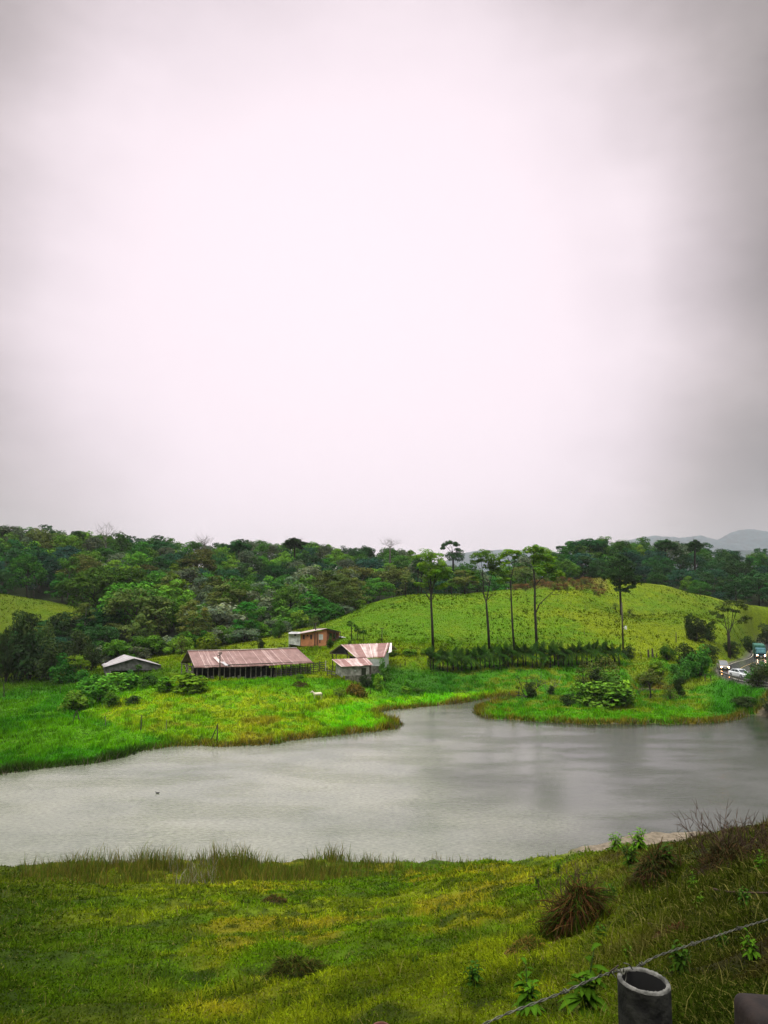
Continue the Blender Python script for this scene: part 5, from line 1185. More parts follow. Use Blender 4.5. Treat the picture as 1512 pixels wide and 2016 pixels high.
# --- guardrail along the road's outer edge
def guardrail():
    d = np.gradient(RP[:, :2], axis=0); d /= np.linalg.norm(d, axis=1)[:, None]; nn = np.c_[d[:, 1], -d[:, 0]]
    GM = mat_plain('dull_galvanised_rail', (.10, .09, .08), .45, noise=.3); W1 = mat_plain('pale_rail_top', (.30, .30, .30), .35)  # strip along the top is paler and smoother than the rail
    root = None; pts = []
    for i in range(len(RP)):
        p = RP[i]; q = p[:2]+nn[i]*4.15
        if 105 < q[1] < 143: pts.append(np.array([q[0], q[1], p[2]]))
    if abs(pts[0][0]) > 64: pass
    root = empty('guardrail', pts[0], 'low dark steel guardrail along the near edge of the wet road', 'guardrail')
    mb = MB(); mt = MB()
    for a, b in zip(pts[:-1], pts[1:]):
        for z0, th in ((.42, .06), (.62, .06)): mb.beam(a+[0, 0, z0], b+[0, 0, z0], th, .13)
        mb.beam(a+[0, 0, .52], b+[0, 0, .52], .03, .12); mt.beam(a+[0, 0, .70], b+[0, 0, .70], .07, .03)
    mb.build('rail', GM, root, local=False); mt.build('rail_top', W1, root, local=False)
    for p in pts[::2]: MB().beam(p-[0, 0, .5], p+[.02, 0, .68], .14).build('post', GM, root, local=False)
guardrail()

# ------------------------------------------------------------------ vehicles
def shell(sec, mb):
    """loft closed cross-sections (lists of same length points)"""
    n = len(sec[0]); vs = [p for s in sec for p in s]
    fs = [(i*n+k, i*n+(k+1) % n, (i+1)*n+(k+1) % n, (i+1)*n+k) for i in range(len(sec)-1) for k in range(n)]
    fs += [tuple(range(n))[::-1], tuple(range((len(sec)-1)*n, len(sec)*n))]
    return mb.add(vs, fs)
def rsec(y, w, z0, z1, r=.12, inset=0):
    w2 = w/2; r = min(r, (z1-z0)/2.2)
    return [(-w2+r*.3, y, z0), (w2-r*.3, y, z0), (w2, y, z0+r), (w2-inset*.3, y, z1-r), (w2-inset-r, y, z1), (-w2+inset+r, y, z1), (-w2+inset*.3, y, z1-r), (-w2, y, z0+r)]
TYRE = mat_plain('black_tyre', (.015, .015, .015), .8); RIM = mat_plain('alloy_rim', (.35, .35, .36), .35, metal=.6)
BLACKP = mat_plain('black_trim', (.02, .02, .022), .4); GLASSC = mat_plain('car_glass', (.03, .04, .045), .08, noise=.1, spec=.8)
LAMP = mat_plain('lit_headlamp', (.9, .85, .75), .3, emit=(1, .40, .10), estr=120.0)
LAMPT = mat_plain('lit_truck_headlamp', (.9, .85, .75), .3, emit=(1, .62, .38), estr=20.0)
REDL = mat_plain('red_tail_lamp', (.35, .02, .02), .3); PLATE = mat_plain('pale_plate', (.6, .6, .55), .5)
def wheel(root, x, y, r, w=.2):
    m = MB(); m.tube([(x-w/2, y, r), (x-w/2+.02, y, r), (x+w/2-.02, y, r), (x+w/2, y, r)], [r*.93, r, r, r*.93], 18); o = m.build('wheel', TYRE, root, smooth=False)
    m = MB(); s = 1 if x > 0 else -1; m.tube([(x+s*(w/2-.03), y, r), (x+s*(w/2+.012), y, r)], [r*.62, r*.55], 12); m.build('rim', RIM, o)
def car(loc, rz, paint, label, lit, suv=False):
    root = empty('car', (0, 0, 0), label, 'car'); H = 1.72 if suv else 1.45; L = 4.4; w = 1.8
    # front is +y
    mb = MB(); shell([rsec(-L/2, w*.9, .42, .95), rsec(-L/2+.15, w, .3, 1.0), rsec(-1.2, w, .26, 1.02), rsec(.75, w, .26, 1.0), rsec(1.5, w*.98, .28, .92), rsec(2.0, w*.94, .3, .80), rsec(L/2, w*.82, .38, .68)], mb); mb.build('body', paint, root, smooth=False)
    mb = MB(); shell([rsec(-L/2+.25 if suv else -1.7, w*.80, .95, 1.0, .03, .0), rsec(-L/2+.45 if suv else -1.2, w*.86, .95, H-.06, .08, .1), rsec(-.3, w*.88, .95, H, .08, .12), rsec(.3, w*.88, .95, H-.03, .08, .12), rsec(1.05, w*.86, .93, 1.0, .03, .0)], mb); mb.build('cabin', GLASSC, root)
    mb = MB(); shell([rsec(-L/2+.45 if suv else -1.15, w*.70, H-.075, H-.03, .02), rsec(-.3, w*.72, H-.01, H+.03, .02), rsec(.28, w*.70, H-.04, H+.01, .02)], mb)
    for s in (-1, 1):
        mb.beam((s*w*.36, .3, H-.03), (s*w*.42, 1.08, .98), .07); mb.beam((s*w*.41, -.35, H-.03), (s*w*.44, -.35, .98), .06); mb.beam((s*w*.37, (-L/2+.45 if suv else -1.15), H-.07), (s*w*.42, (-L/2+.25 if suv else -1.75), .98), .09)
    mb.build('roof', paint, root)
    for x, y in ((.82, 1.35), (-.82, 1.35), (.82, -1.35), (-.82, -1.35)): wheel(root, x, y, .34)
    for s in (-1, 1):
        mb = MB(); mb.tube([(s*.66, 2.02, .68), (s*.66, 2.17, .66), (s*.64, 2.21, .65)], [.13, .12, .08], 10); mb.build('headlight', LAMP if lit else PLATE, root)
        MB().box((s*.72, -L/2-.0, .82), (.22, .06, .2)).build('tail_light', REDL, root)
        mb = MB(); mb.box((s*1.0, .72, 1.02), (.2, .12, .13)); mb.build('mirror', paint, root)
    mb = MB(); mb.box((0, 2.19, .56), (1.0, .06, .14)); mb.box((0, 2.18, .38), (1.5, .08, .12)); mb.build('grille', BLACKP, root)
    MB().box((0, 2.235, .44), (.42, .02, .12)).build('number_plate', PLATE, root); mb = MB(); mb.box((0, 0, .27), (1.6, 3.9, .1)); mb.build('underbody', BLACKP, root)
    mb = MB(); mb.box((0, 2.2, .33), (1.62, .1, .16)); mb.build('bumper', BLACKP, root)
    root.location = tuple(float(v) for v in loc); root.rotation_euler = (0, 0, rz); return root
def road_at(Y, off):
    i = np.argmin(np.abs(RP[:, 1]-Y)); d = RP[i+1]-RP[i-1]; d = d[:2]/np.linalg.norm(d[:2]); n_ = np.array([d[1], -d[0]]); p = RP[i]
    return np.array([p[0]+n_[0]*off, p[1]+n_[1]*off, p[2]+.02]), math.atan2(d[1], d[0])-math.pi/2
P1, a1 = road_at(150, 1.8); car(on(1424, 150)*[1, 1, 0]+[0, 0, P1[2]], a1+.22, mat_plain('beige_silver_paint', (.20, .175, .145), .3, noise=.05, spec=.6), 'oncoming light car with both headlights lit on the wet road', True, True)
P2, a2 = road_at(137.5, -1.6); car([(1456-CX)/F*135.5, 137.5, P2[2]], a2+.35, mat_plain('white_car_paint', (.75, .77, .78), .25, noise=.04, spec=.6), 'white car half hidden behind the guardrail and dark bush', False)
def truck(loc, rz):
    root = empty('truck', (0, 0, 0), 'teal cargo truck with headlights lit at the right edge of the road', 'truck')
    TEAL = mat_plain('teal_truck_paint', (.035, .13, .16), .35, noise=.1, spec=.6); TARP = mat_plain('green_cargo_tarp', (.03, .12, .085), .7, scale=1.2, noise=.3)
    mb = MB(); shell([rsec(1.1, 2.3, .95, 2.75, .1), rsec(2.3, 2.3, .9, 2.75, .14), rsec(2.95, 2.26, .85, 2.62, .16), rsec(3.12, 2.2, .8, 1.9, .12), rsec(3.2, 2.15, .75, 1.75, .1)], mb); mb.build('cab', TEAL, root)
    P = [(-.92, 3.17, 1.72), (.92, 3.17, 1.72), (.86, 3.02, 2.50), (-.86, 3.02, 2.50)]; vs = P+[(x, y-.25, z) for x, y, z in P]
    MB().add([(x, y+.04, z) for x, y, z in vs], [(3, 2, 1, 0), (4, 5, 6, 7), (0, 1, 5, 4), (1, 2, 6, 5), (2, 3, 7, 6), (3, 0, 4, 7)]).build('windscreen', mat_plain('teal_glass', (.10, .26, .28), .15, noise=.15, spec=.7), root)
    for s in (-1, 1):
        MB().box((s*1.16, 2.35, 2.1), (.04, .8, .6)).build('side_window', GLASSC, root); mb = MB(); mb.box((s*1.36, 2.95, 2.2), (.14, .08, .42)); mb.beam((s*1.15, 2.9, 2.3), (s*1.36, 2.95, 2.3), .04); mb.build('mirror', BLACKP, root)
        mb = MB(); mb.tube([(s*.86, 3.12, 1.02), (s*.86, 3.25, 1.02), (s*.86, 3.28, 1.02)], [.15, .15, .1], 12); mb.build('headlight', LAMPT, root)
    mb = MB(); mb.box((0, 3.16, .7), (2.25, .22, .34), taper=.97); mb.build('bumper', BLACKP, root); mb = MB(); mb.box((0, 3.2, 1.28), (1.5, .1, .36)); mb.build('grille', BLACKP, root)
    MB().box((0, 3.29, .66), (.45, .02, .14)).build('number_plate', PLATE, root)
    mb = MB(); shell([rsec(-5.2, 2.45, 1.15, 3.25, .12), rsec(-5.1, 2.5, 1.05, 3.4, .16), rsec(-2, 2.5, 1.05, 3.45, .2), rsec(.85, 2.5, 1.05, 3.4, .16), rsec(.95, 2.42, 1.15, 3.2, .12)], mb); mb.build('cargo_box', TARP, root)
    mb = MB(); mb.box((0, -1.2, .85), (1.0, 8.4, .26)); mb.build('chassis', BLACKP, root)
    for y in (2.1, -3.2, -4.2):
        for s in (-1, 1): wheel(root, s*1.05, y, .48, .3)
    root.location = tuple(float(v) for v in loc); root.rotation_euler = (0, 0, rz)
P3, a3 = road_at(190, 1.9); truck([(1494-CX)/F*187, 189, P3[2]-.02], a3+.12+math.pi if abs(a3) < .01 else a3+.15)

# ------------------------------------------------------------------ horse
def horse():
    p = gr(625, 1377); root = empty('horse', (0, 0, 0), 'small pale cream horse standing on the knoll slope', 'horse')
    mb = MB()
    def blob(pts, rad, n=12): mb.tube(pts, rad, n)
    # head towards -x
    blob([(-.78, 0, .98), (-.55, 0, 1.0), (-.15, 0, .96), (.3, 0, .98), (.62, 0, 1.04), (.82, 0, 1.0)], [.14, .27, .30, .31, .28, .15])
    blob([(-.62, 0, 1.06), (-.85, 0, 1.3), (-1.02, 0, 1.52)], [.22, .15, .11]); blob([(-.98, 0, 1.56), (-1.12, 0, 1.45), (-1.30, 0, 1.28), (-1.38, 0, 1.22)], [.10, .12, .075, .06])
    for s in (-1, 1):
        y = s*.15
        blob([(-.6, y, .95), (-.58, y, .62), (-.56, y, .58), (-.57, y, .2), (-.55, y, .1), (-.58, y, .0)], [.13, .08, .06, .045, .05, .07], 8)
        blob([(.66, y, 1.0), (.58, y, .74), (.74, y, .50), (.70, y, .2), (.68, y, .1), (.65, y, .0)], [.19, .13, .065, .045, .05, .07], 8)
        blob([(-.97, s*.06, 1.6), (-.96, s*.075, 1.72)], [.035, .01], 6)
    body = mb.build('body', mat_plain('cream_horse_coat', (.62, .55, .42), .8, noise=.12, scale=2), root, smooth=True)
    mod = body.modifiers.new('merge', 'REMESH'); mod.mode = 'VOXEL'; mod.voxel_size = .028; mod.use_smooth_shade = True
    sm = body.modifiers.new('soft', 'SMOOTH'); sm.factor = .6; sm.iterations = 4
    MB().tube([(-.58, 0, 1.34), (-.78, 0, 1.5), (-.95, 0, 1.66), (-1.02, 0, 1.62)], [.03, .06, .05, .02], 6).build('mane', mat_plain('dark_mane', (.16, .13, .10), .9), root)
    MB().tube([(.84, 0, 1.08), (.95, 0, .95), (.95, 0, .6), (.93, 0, .4)], [.04, .06, .06, .02], 6).build('tail', MATS['dark_mane'], root)
    root.location = tuple(p); root.scale = (.86,)*3; root.rotation_euler = (0, 0, .25)
horse()
# log / duck on the water
p = w0(310, 1562); root = empty('duck', (0, 0, 0), 'tiny dark duck floating alone on the left part of the pond', 'bird'); mb = MB()
mb.tube([(-.28, 0, .1), (-.15, 0, .08), (.1, 0, .08), (.3, 0, .14), (.36, 0, .2)], [.03, .12, .13, .06, .02], 8); mb.tube([(-.2, 0, .12), (-.25, 0, .24), (-.33, 0, .28), (-.42, 0, .26)], [.05, .035, .05, .015], 8)
b_ = mb.build('body', mat_plain('dark_feathers', (.03, .03, .03), .8), root, smooth=True); md = b_.modifiers.new('merge', 'REMESH'); md.mode = 'VOXEL'; md.voxel_size = .02
root.location = (p[0], p[1], 0); root.scale = (.62,)*3
# ------------------------------------------------------------------ far mountains
def mountains():
    def ridge(name, Y, prof, depth, col, seed):
        pxs = np.linspace(prof[0][0], prof[-1][0], 420); y = np.interp(pxs, [p[0] for p in prof], [p[1] for p in prof])
        y = y+(fbm(pxs*.05, pxs*0, seed)-.5)*6+(fbm(pxs*.5, pxs*0, seed+3)-.5)*2.2
        V = []; nv = 26
        for j in range(nv+1):
            t = j/nv
            for px, yy in zip(pxs, y):
                top = at(px, yy, Y); X = top[0]; z = top[2]
                if t < .7: s = t/.7; yv = Y-depth*(1-s); zz = -40+(z+40)*(s**.8); zz += (vnoise(np.array([X/560.]), np.array([yv/560.]), seed)[0]-.5)*z*.35*math.sin(math.pi*s)+(vnoise(np.array([X/150.]), np.array([yv/150.]), seed+1)[0]-.5)*85*math.sin(math.pi*min(s, .9))
                else: s = (t-.7)/.3; yv = Y+depth*.5*s; zz = z-(z+40)*s
                V.append((X, yv, zz))
        w = len(pxs); i = np.arange(w-1); Fq = np.vstack([np.c_[i+j*w, i+1+j*w, i+1+(j+1)*w, i+(j+1)*w] for j in range(nv)])
        o = mesh_np(name, np.array(V), Fq, mat_plain('distant_forest_'+str(seed), col, .95, scale=.02, noise=.5), None, smooth=True); tag(o, kind='structure')
    ridge('hills', 6800, [(700, 1150), (860, 1110), (905, 1090), (960, 1083), (1000, 1079), (1045, 1079), (1100, 1090), (1150, 1082), (1200, 1070), (1240, 1060), (1290, 1053), (1335, 1058), (1380, 1054), (1410, 1062), (1450, 1046), (1490, 1043), (1530, 1048), (1650, 1070), (1900, 1120)], 1800, (.018, .045, .05), 61)
    ridge('hills', 3600, [(1300, 1150), (1380, 1110), (1430, 1086), (1470, 1080), (1530, 1076), (1650, 1070), (1900, 1100)], 900, (.018, .04, .035), 71)
mountains()
# ------------------------------------------------------------------ foreground and grasses
def grass_mesh(name, X, Y, h, w, lean, K, label, seed, seg=False, cat=None, mat=None):
    r = np.random.default_rng(seed); n = len(X); Z = hz(X, Y)
    a = r.random(n)*6.283; dx = np.cos(a)*w*.5; dy = np.sin(a)*w*.5
    la = r.random(n)*6.283; lx = np.cos(la)*lean*h; ly = np.sin(la)*lean*h
    B = np.c_[X, Y, Z-.03]
    if seg:
        v = np.stack([B+np.c_[-dx, -dy, 0*h], B+np.c_[dx, dy, 0*h], B+np.c_[dx*.7+lx*.4, dy*.7+ly*.4, h*.62], B+np.c_[-dx*.7+lx*.4, -dy*.7+ly*.4, h*.62], B+np.c_[lx, ly, h*(1-.25*lean)]], 1).reshape(-1, 3)
        b = np.arange(n)*5; F3 = np.concatenate([np.c_[b, b+1, b+2], np.c_[b, b+2, b+3], np.c_[b+3, b+2, b+4]]); rep = 5
    else:
        v = np.stack([B+np.c_[-dx, -dy, 0*h], B+np.c_[dx, dy, 0*h], B+np.c_[lx, ly, h]], 1).reshape(-1, 3); F3 = np.arange(n*3).reshape(n, 3); rep = 3
    o = mesh_np(name, v, F3, mat or MATS['grass_blades'], None, np.repeat(K, rep, 0)); return tag(o, label, cat or 'grass', None, 'stuff')
mat_leaf('grass_blades', (1, 1, 1), .35, 0)
def sdist(X, Y):
    wx = (fbm(X*.5, Y*.5, 41, 3)-.5)*2.2; wy = (fbm(X*.5, Y*.5, 43, 3)-.5)*3.2
    return np.minimum(poly_sd(X+wx*.6, Y+wy*.6, POND), poly_sd(X, Y, PUD))
def scatter(n, y0, y1, seed, a0=-31.5, a1=31.5):
    r = np.random.default_rng(seed); th = np.radians(r.uniform(a0, a1, n)); lr = r.uniform(math.log(y0), math.log(y1), n); R = np.exp(lr); return R*np.sin(th), R*np.cos(th), r
# near bank
X, Y, r = scatter(450000, 3.0, 74, 1); R = np.hypot(X, Y); sd = sdist(X, Y)
mudk = (R > 48) & (CX+X/Y*F > 1085) & (sd < 9)
keep = ((sd > .1) | (R < 45)) & ~mudk; X, Y, R, sd = X[keep], Y[keep], R[keep], sd[keep]; n = len(X)
cl = fbm(X*1.3, Y*1.3, 61, 3); big = fbm(X*.3, Y*.3, 62)
h = (.03+.10*sstep(.35, .75, cl)+.05*r.random(n))*(.75+.6*big)*(1+.5*sstep(10, 45, R)); w = np.maximum(.005, .0011*R)*(.7+.9*r.random(n)); lean = .4+1.3*r.random(n)
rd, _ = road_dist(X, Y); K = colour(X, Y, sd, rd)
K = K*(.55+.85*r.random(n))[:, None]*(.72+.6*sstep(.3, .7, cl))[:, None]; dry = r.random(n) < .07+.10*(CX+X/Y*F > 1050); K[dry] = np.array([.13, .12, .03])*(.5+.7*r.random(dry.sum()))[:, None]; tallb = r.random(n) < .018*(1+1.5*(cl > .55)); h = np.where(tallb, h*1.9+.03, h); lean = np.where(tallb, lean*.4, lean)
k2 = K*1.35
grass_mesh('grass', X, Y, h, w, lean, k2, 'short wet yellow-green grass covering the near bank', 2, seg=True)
# the same bank to both sides of the view, and under the viewpoint
r = np.random.default_rng(21); m = 150000; th = np.radians(np.where(r.random(m) < .5, r.uniform(31, 100, m), r.uniform(-100, -31, m))); R = np.exp(r.uniform(math.log(1.2), math.log(40), m)); X = R*np.sin(th); Y = R*np.cos(th)
sd = np.full(m, 20.); rd, _ = road_dist(X, Y); kp = (rd > 4.2) & ~((Y > 30) & (np.abs(X) < Y)); X, Y, R, sd, rd, th = [q[kp] for q in (X, Y, R, sd, rd, th)]; n = len(X)
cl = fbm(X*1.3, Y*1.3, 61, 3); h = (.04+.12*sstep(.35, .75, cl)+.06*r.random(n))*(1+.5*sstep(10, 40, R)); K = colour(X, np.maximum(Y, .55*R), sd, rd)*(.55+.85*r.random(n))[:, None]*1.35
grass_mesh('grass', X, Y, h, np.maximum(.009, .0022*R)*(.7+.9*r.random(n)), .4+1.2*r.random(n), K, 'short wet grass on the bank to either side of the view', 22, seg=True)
# broad small herb leaves mixed in
X, Y, r = scatter(240000, 3.2, 72, 3); R = np.hypot(X, Y); n = len(X); cl = fbm(X*.6, Y*.6, 71, 3); sdq = sdist(X, Y); kp = (cl+.12*r.random(n) > .44) & ((sdq > 1.2) | (R < 45)) & ~((R > 50) & (CX+X/Y*F > 1085) & (sdq < 9)); X, Y, R = X[kp], Y[kp], R[kp]; n = len(X)
s = np.maximum(.014, .0021*R)*(.5+.9*r.random(n)); Z = hz(X, Y)+.02+.11*r.random(n)*sstep(.4, .6, fbm(X*1.3, Y*1.3, 61, 3))
N = r.normal(size=(n, 3))*.8+[0, -.2, .8]; V = leafq(r, np.c_[X, Y, Z], N, s*1.6, s*.75)
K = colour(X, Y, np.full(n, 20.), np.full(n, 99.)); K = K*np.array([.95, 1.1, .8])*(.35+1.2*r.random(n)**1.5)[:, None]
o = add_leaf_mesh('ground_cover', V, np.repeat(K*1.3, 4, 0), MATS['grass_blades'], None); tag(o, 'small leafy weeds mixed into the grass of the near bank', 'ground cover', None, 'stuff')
# far meadows
X, Y, r = scatter(330000, 80, 172, 5); R = np.hypot(X, Y); sd = sdist(X, Y); rd, _ = road_dist(X, Y); px = CX+X/Y*F
keep = (sd > .05) & (rd > 4.3) & (Y < fb(px)+4); X, Y, R, sd, rd, px = [q[keep] for q in (X, Y, R, sd, rd, px)]; n = len(X)
cl = fbm(X*.55, Y*.55, 63, 3); c2 = fbm(X*1.6, Y*.9, 64, 3)
edge = 1-sstep(.2, 2.2, sd); h = (.12+.42*sstep(.42, .7, cl)+.25*sstep(.5, .7, c2)+.10*r.random(n))+edge*(.30+.4*r.random(n)); w = .0011*R*(.6+.8*r.random(n)); lean = .2+.6*r.random(n)
K = colour(X, Y, sd, rd); K = K*(.5+.9*r.random(n))[:, None]*(.65+.65*sstep(.3, .7, c2))[:, None]*1.6
grass_mesh('meadow_grass', X, Y, h, w, lean, K, 'bright green marsh and meadow grass beyond the pond', 6)
# hill tussocks
X, Y, r = scatter(200000, 160, 275, 7); px = CX+X/Y*F; rd, _ = road_dist(X, Y); sd = np.full(len(X), 30.)
lh = in_lefthill(px, Y); keep = (rd > 5) & ((Y < fb(px)) | (lh < 0)); X, Y, px, rd, sd = [q[keep] for q in (X, Y, px, rd, sd)]; n = len(X)
cl = fbm(X*1.5, Y*.9, 65, 2); tus = sstep(.60, .70, cl); tus = tus*sstep(.36, .56, fbm(X*.07+3, Y*.07, 68, 3)+.12*(r.random(n)-.5)); h = .10+.12*r.random(n)+.34*tus; w = .0013*Y*(.6+.8*r.random(n)); K = colour(X, Y, sd, rd)
K = K*(.6+.8*r.random(n))[:, None]*1.3; K = K*(1-tus[:, None]*.62*(r.random(n) < .9)[:, None])
grass_mesh('pasture_grass', X, Y, h, w, .3+.5*r.random(n), K, 'yellow-green pasture grass with darker tussocks over the hills', 8)
# brown-green reeds of the near shore
X, Y, r = scatter(120000, 42, 60, 9, -28.5, 8); px = CX+X/Y*F; sd = sdist(X, Y)
dens = np.interp(px, [0, 60, 130, 200, 520, 640, 720, 800, 900, 1020], [.10, .2, .65, 1, 1, .7, .45, .25, .12, .03]); band = np.interp(px, [0, 200, 600, 1000], [6, 15, 13, 4])*(.5+1.0*fbm(px*.012, px*0, 88, 3))
clr = .5*fbm(X*.8, Y*.8, 81, 3)+.5*fbm(X*.28, Y*.5, 82, 3)
keep = (sd > -.5) & (sd < band) & (r.random(len(X)) < dens*sstep(.40, .60, clr)*(1-.75*sstep(0, 1, sd/band)))
X, Y, px, sd, clr = X[keep], Y[keep], px[keep], sd[keep], clr[keep]; n = len(X)
h = (.30+1.1*r.random(n)**2.6)*(.15+3.2*np.clip(clr-.28, 0, 1))*(1-.35*sstep(3, 12, sd))*np.interp(px, [0, 150, 300, 560, 800, 1000], [.6, 1.0, 1.25, 1.15, .75, .5]); K = np.where((r.random(n) < .45)[:, None], np.array([.15, .125, .02]), np.array([.085, .125, .010]))*(.5+.9*r.random(n))[:, None]
pale = (r.random(n) < .22) & (px > 345) & (px < 440); K[pale] = np.array([.27, .25, .17])*(.6+.5*r.random(pale.sum()))[:, None]
grass_mesh('reeds', X, Y, h, .02+.04*r.random(n), .12+.45*r.random(n), K*1.1, 'tall brownish reeds and grass stalks along the near shore', 10, cat='reeds', seg=True)
# rim of rank grass along the far shore (brown feet)
def rim():
    r = np.random.default_rng(15); P = POND; n0 = 33; XS = []; YS = []
    for i in range(2, n0):
        a, b = P[i], P[i+1]; L = np.linalg.norm(b-a); m = int(L*60); t = r.random(m)
        XS.append(a[0]+(b[0]-a[0])*t+r.normal(size=m)*.7); YS.append(a[1]+(b[1]-a[1])*t+r.normal(size=m)*.9)
    X = np.concatenate(XS); Y = np.concatenate(YS); sd = sdist(X, Y); k = (sd > -.5) & (sd < 1.8); X, Y, sd = X[k], Y[k], sd[k]; n = len(X)
    px = CX+X/Y*F; h = .25+.45*r.random(n)*fbm(X*.5, Y*.5, 91, 2)*2; g = sstep(280, 340, px)[:, None]
    K = (np.array([.025, .045, .008])*(1-g)+np.array([.125, .095, .014])*g)*(.4+.9*r.random(n))[:, None]; gr_ = r.random(n) < .35; K[gr_] = np.array([.05, .12, .008])*(.5+.8*r.random(gr_.sum()))[:, None]
    grass_mesh('shore_grass', X, Y, h, .1+.08*r.random(n), .3+.4*r.random(n), K*1.2, 'brownish rank grass rimming the far shore', 16)
rim()

# --- leafy weeds of the near bank
def proto_weed(mk, seed, nst, L, W, hgt, name='leafy_weed', nl=9):
    """unit: height 1"""
    r = np.random.default_rng(seed); root = empty(name, (0, 0, 0), 'x', 'weed'); V = []; Fq = []; K = []; mb = MB()
    for s in range(nst):
        a = r.random()*6.28; sp = r.uniform(.05, .35)*(s > 0); top = np.array([math.cos(a)*sp, math.sin(a)*sp, hgt*(.6+.4*r.random())]); mb.tube([(top[0]*.2, top[1]*.2, -.05), (top[0]*.5, top[1]*.5, top[2]*.55), top], [.014, .011, .006], 5)
        for k in range(nl):
            t = .25+.75*(k+.5)/nl; p = top*np.array([t*.8, t*.8, t]); b = a+k*2.399; el = .2+.9*t-.35
            d = np.array([math.cos(b)*math.cos(el), math.sin(b)*math.cos(el), math.sin(el)]); sd_ = np.cross(d, [0, 0, 1.]); sd_ /= np.linalg.norm(sd_); ln = L*(.6+.5*r.random())*(1.15-.5*t); wd = W*ln/L
            lum = .65+.7*r.random(); i0 = len(V); m = 5
            for q in range(m+1):
                u = q/m; c_ = p+d*ln*u+np.array([0, 0, -.55*ln*u*u]); wi = wd*math.sin(math.pi*min(1, u*.92+.06))**.8*.5
                V += [c_-sd_*wi+[0, 0, wi*.35], c_, c_+sd_*wi+[0, 0, wi*.35]]; K += [[lum*.9]*3, [lum*1.2]*3, [lum*.9]*3]
            for q in range(m):
                j = i0+q*3; Fq += [(j, j+1, j+4, j+3), (j+1, j+2, j+5, j+4)]
    mb.build('stem', mat_plain('weed_stem_'+str(seed), (.05, .09, .02), .8), root); mesh_np('leaves', np.array(V), Fq, LM[mk], root, np.array(K)); reg_tree(root)
    return dict(root=root, ch=CH[root.name], used=False)
LM['weed_leaves'] = mat_leaf('weed_leaves', (.055, .13, .008), .3, .2, hue=.008)
LM['weed_leaves_dark'] = mat_leaf('weed_leaves_dark', (.032, .075, .008), .25, .2, hue=.008)
LM['weed_leaves_bright'] = mat_leaf('weed_leaves_bright', (.10, .23, .012), .35, .1)
W1 = proto_weed('weed_leaves', 401, 6, .36, .13, .85); W2 = proto_weed('weed_leaves_dark', 402, 9, .26, .10, .8, nl=8); W3 = proto_weed('weed_leaves_bright', 403, 8, .34, .10, .8, nl=10)
for pr, px, py, h, lab in ((W1, 1150, 2005, 98, 'largest leafy weed just left of the concrete pipe post'), (W1, 1040, 2000, 70, 'leafy weed between the largest weed and the wire'), (W2, 935, 1945, 46, 'small dark weed under the barbed wire left end'), (W3, 1213, 1680, 32, 'bright green bushy weed on the bank edge above the water'), (W3, 1258, 1676, 36, 'right one of two bright weeds on the bank edge'),
                           (W2, 1245, 1710, 44, 'dark leafy weed below the bright pair'), (W2, 1318, 1722, 52, 'dark round weed clump right of the brown mound'), (W2, 1195, 1792, 46, 'dark leafy weed right of the dead grass mound'), (W2, 1180, 1860, 36, 'broad leafy weed below the dead grass mound'), (W1, 1365, 1762, 30, 'light spiky weed on the dark slope'), (W1, 1375, 1785, 22, 'small weed just under the light spiky weed'), (W2, 1335, 1925, 60, 'dark weed right behind the pipe post'), (W2, 1470, 1790, 36, 'weed among long grass near the right edge'),
                           (W2, 1100, 1720, 20, 'small dark weed above the dead grass mound'), (W2, 1060, 1745, 18, 'tiny dark weed left above the dead grass mound'), (W1, 1240, 1890, 26, 'small weed above the pipe post'), (W2, 1420, 1875, 34, 'dark low weed near the barbed wire right part'), (W2, 865, 1800, 16, 'small dark tuft weed mid bank'), (W1, 1498, 1725, 34, 'pale green weed at the right photo edge'), (W1, 1480, 1890, 40, 'grassy weed right of the wire above the dark block'), (W2, 820, 1905, 20, 'small dark weed right of the round brown tussock')):
    p = gr(px, py, 2.6, 70); sc = h*p[1]/F*1.5
    use(pr, p, sc, px*1.7, lab, None, cat='weed')
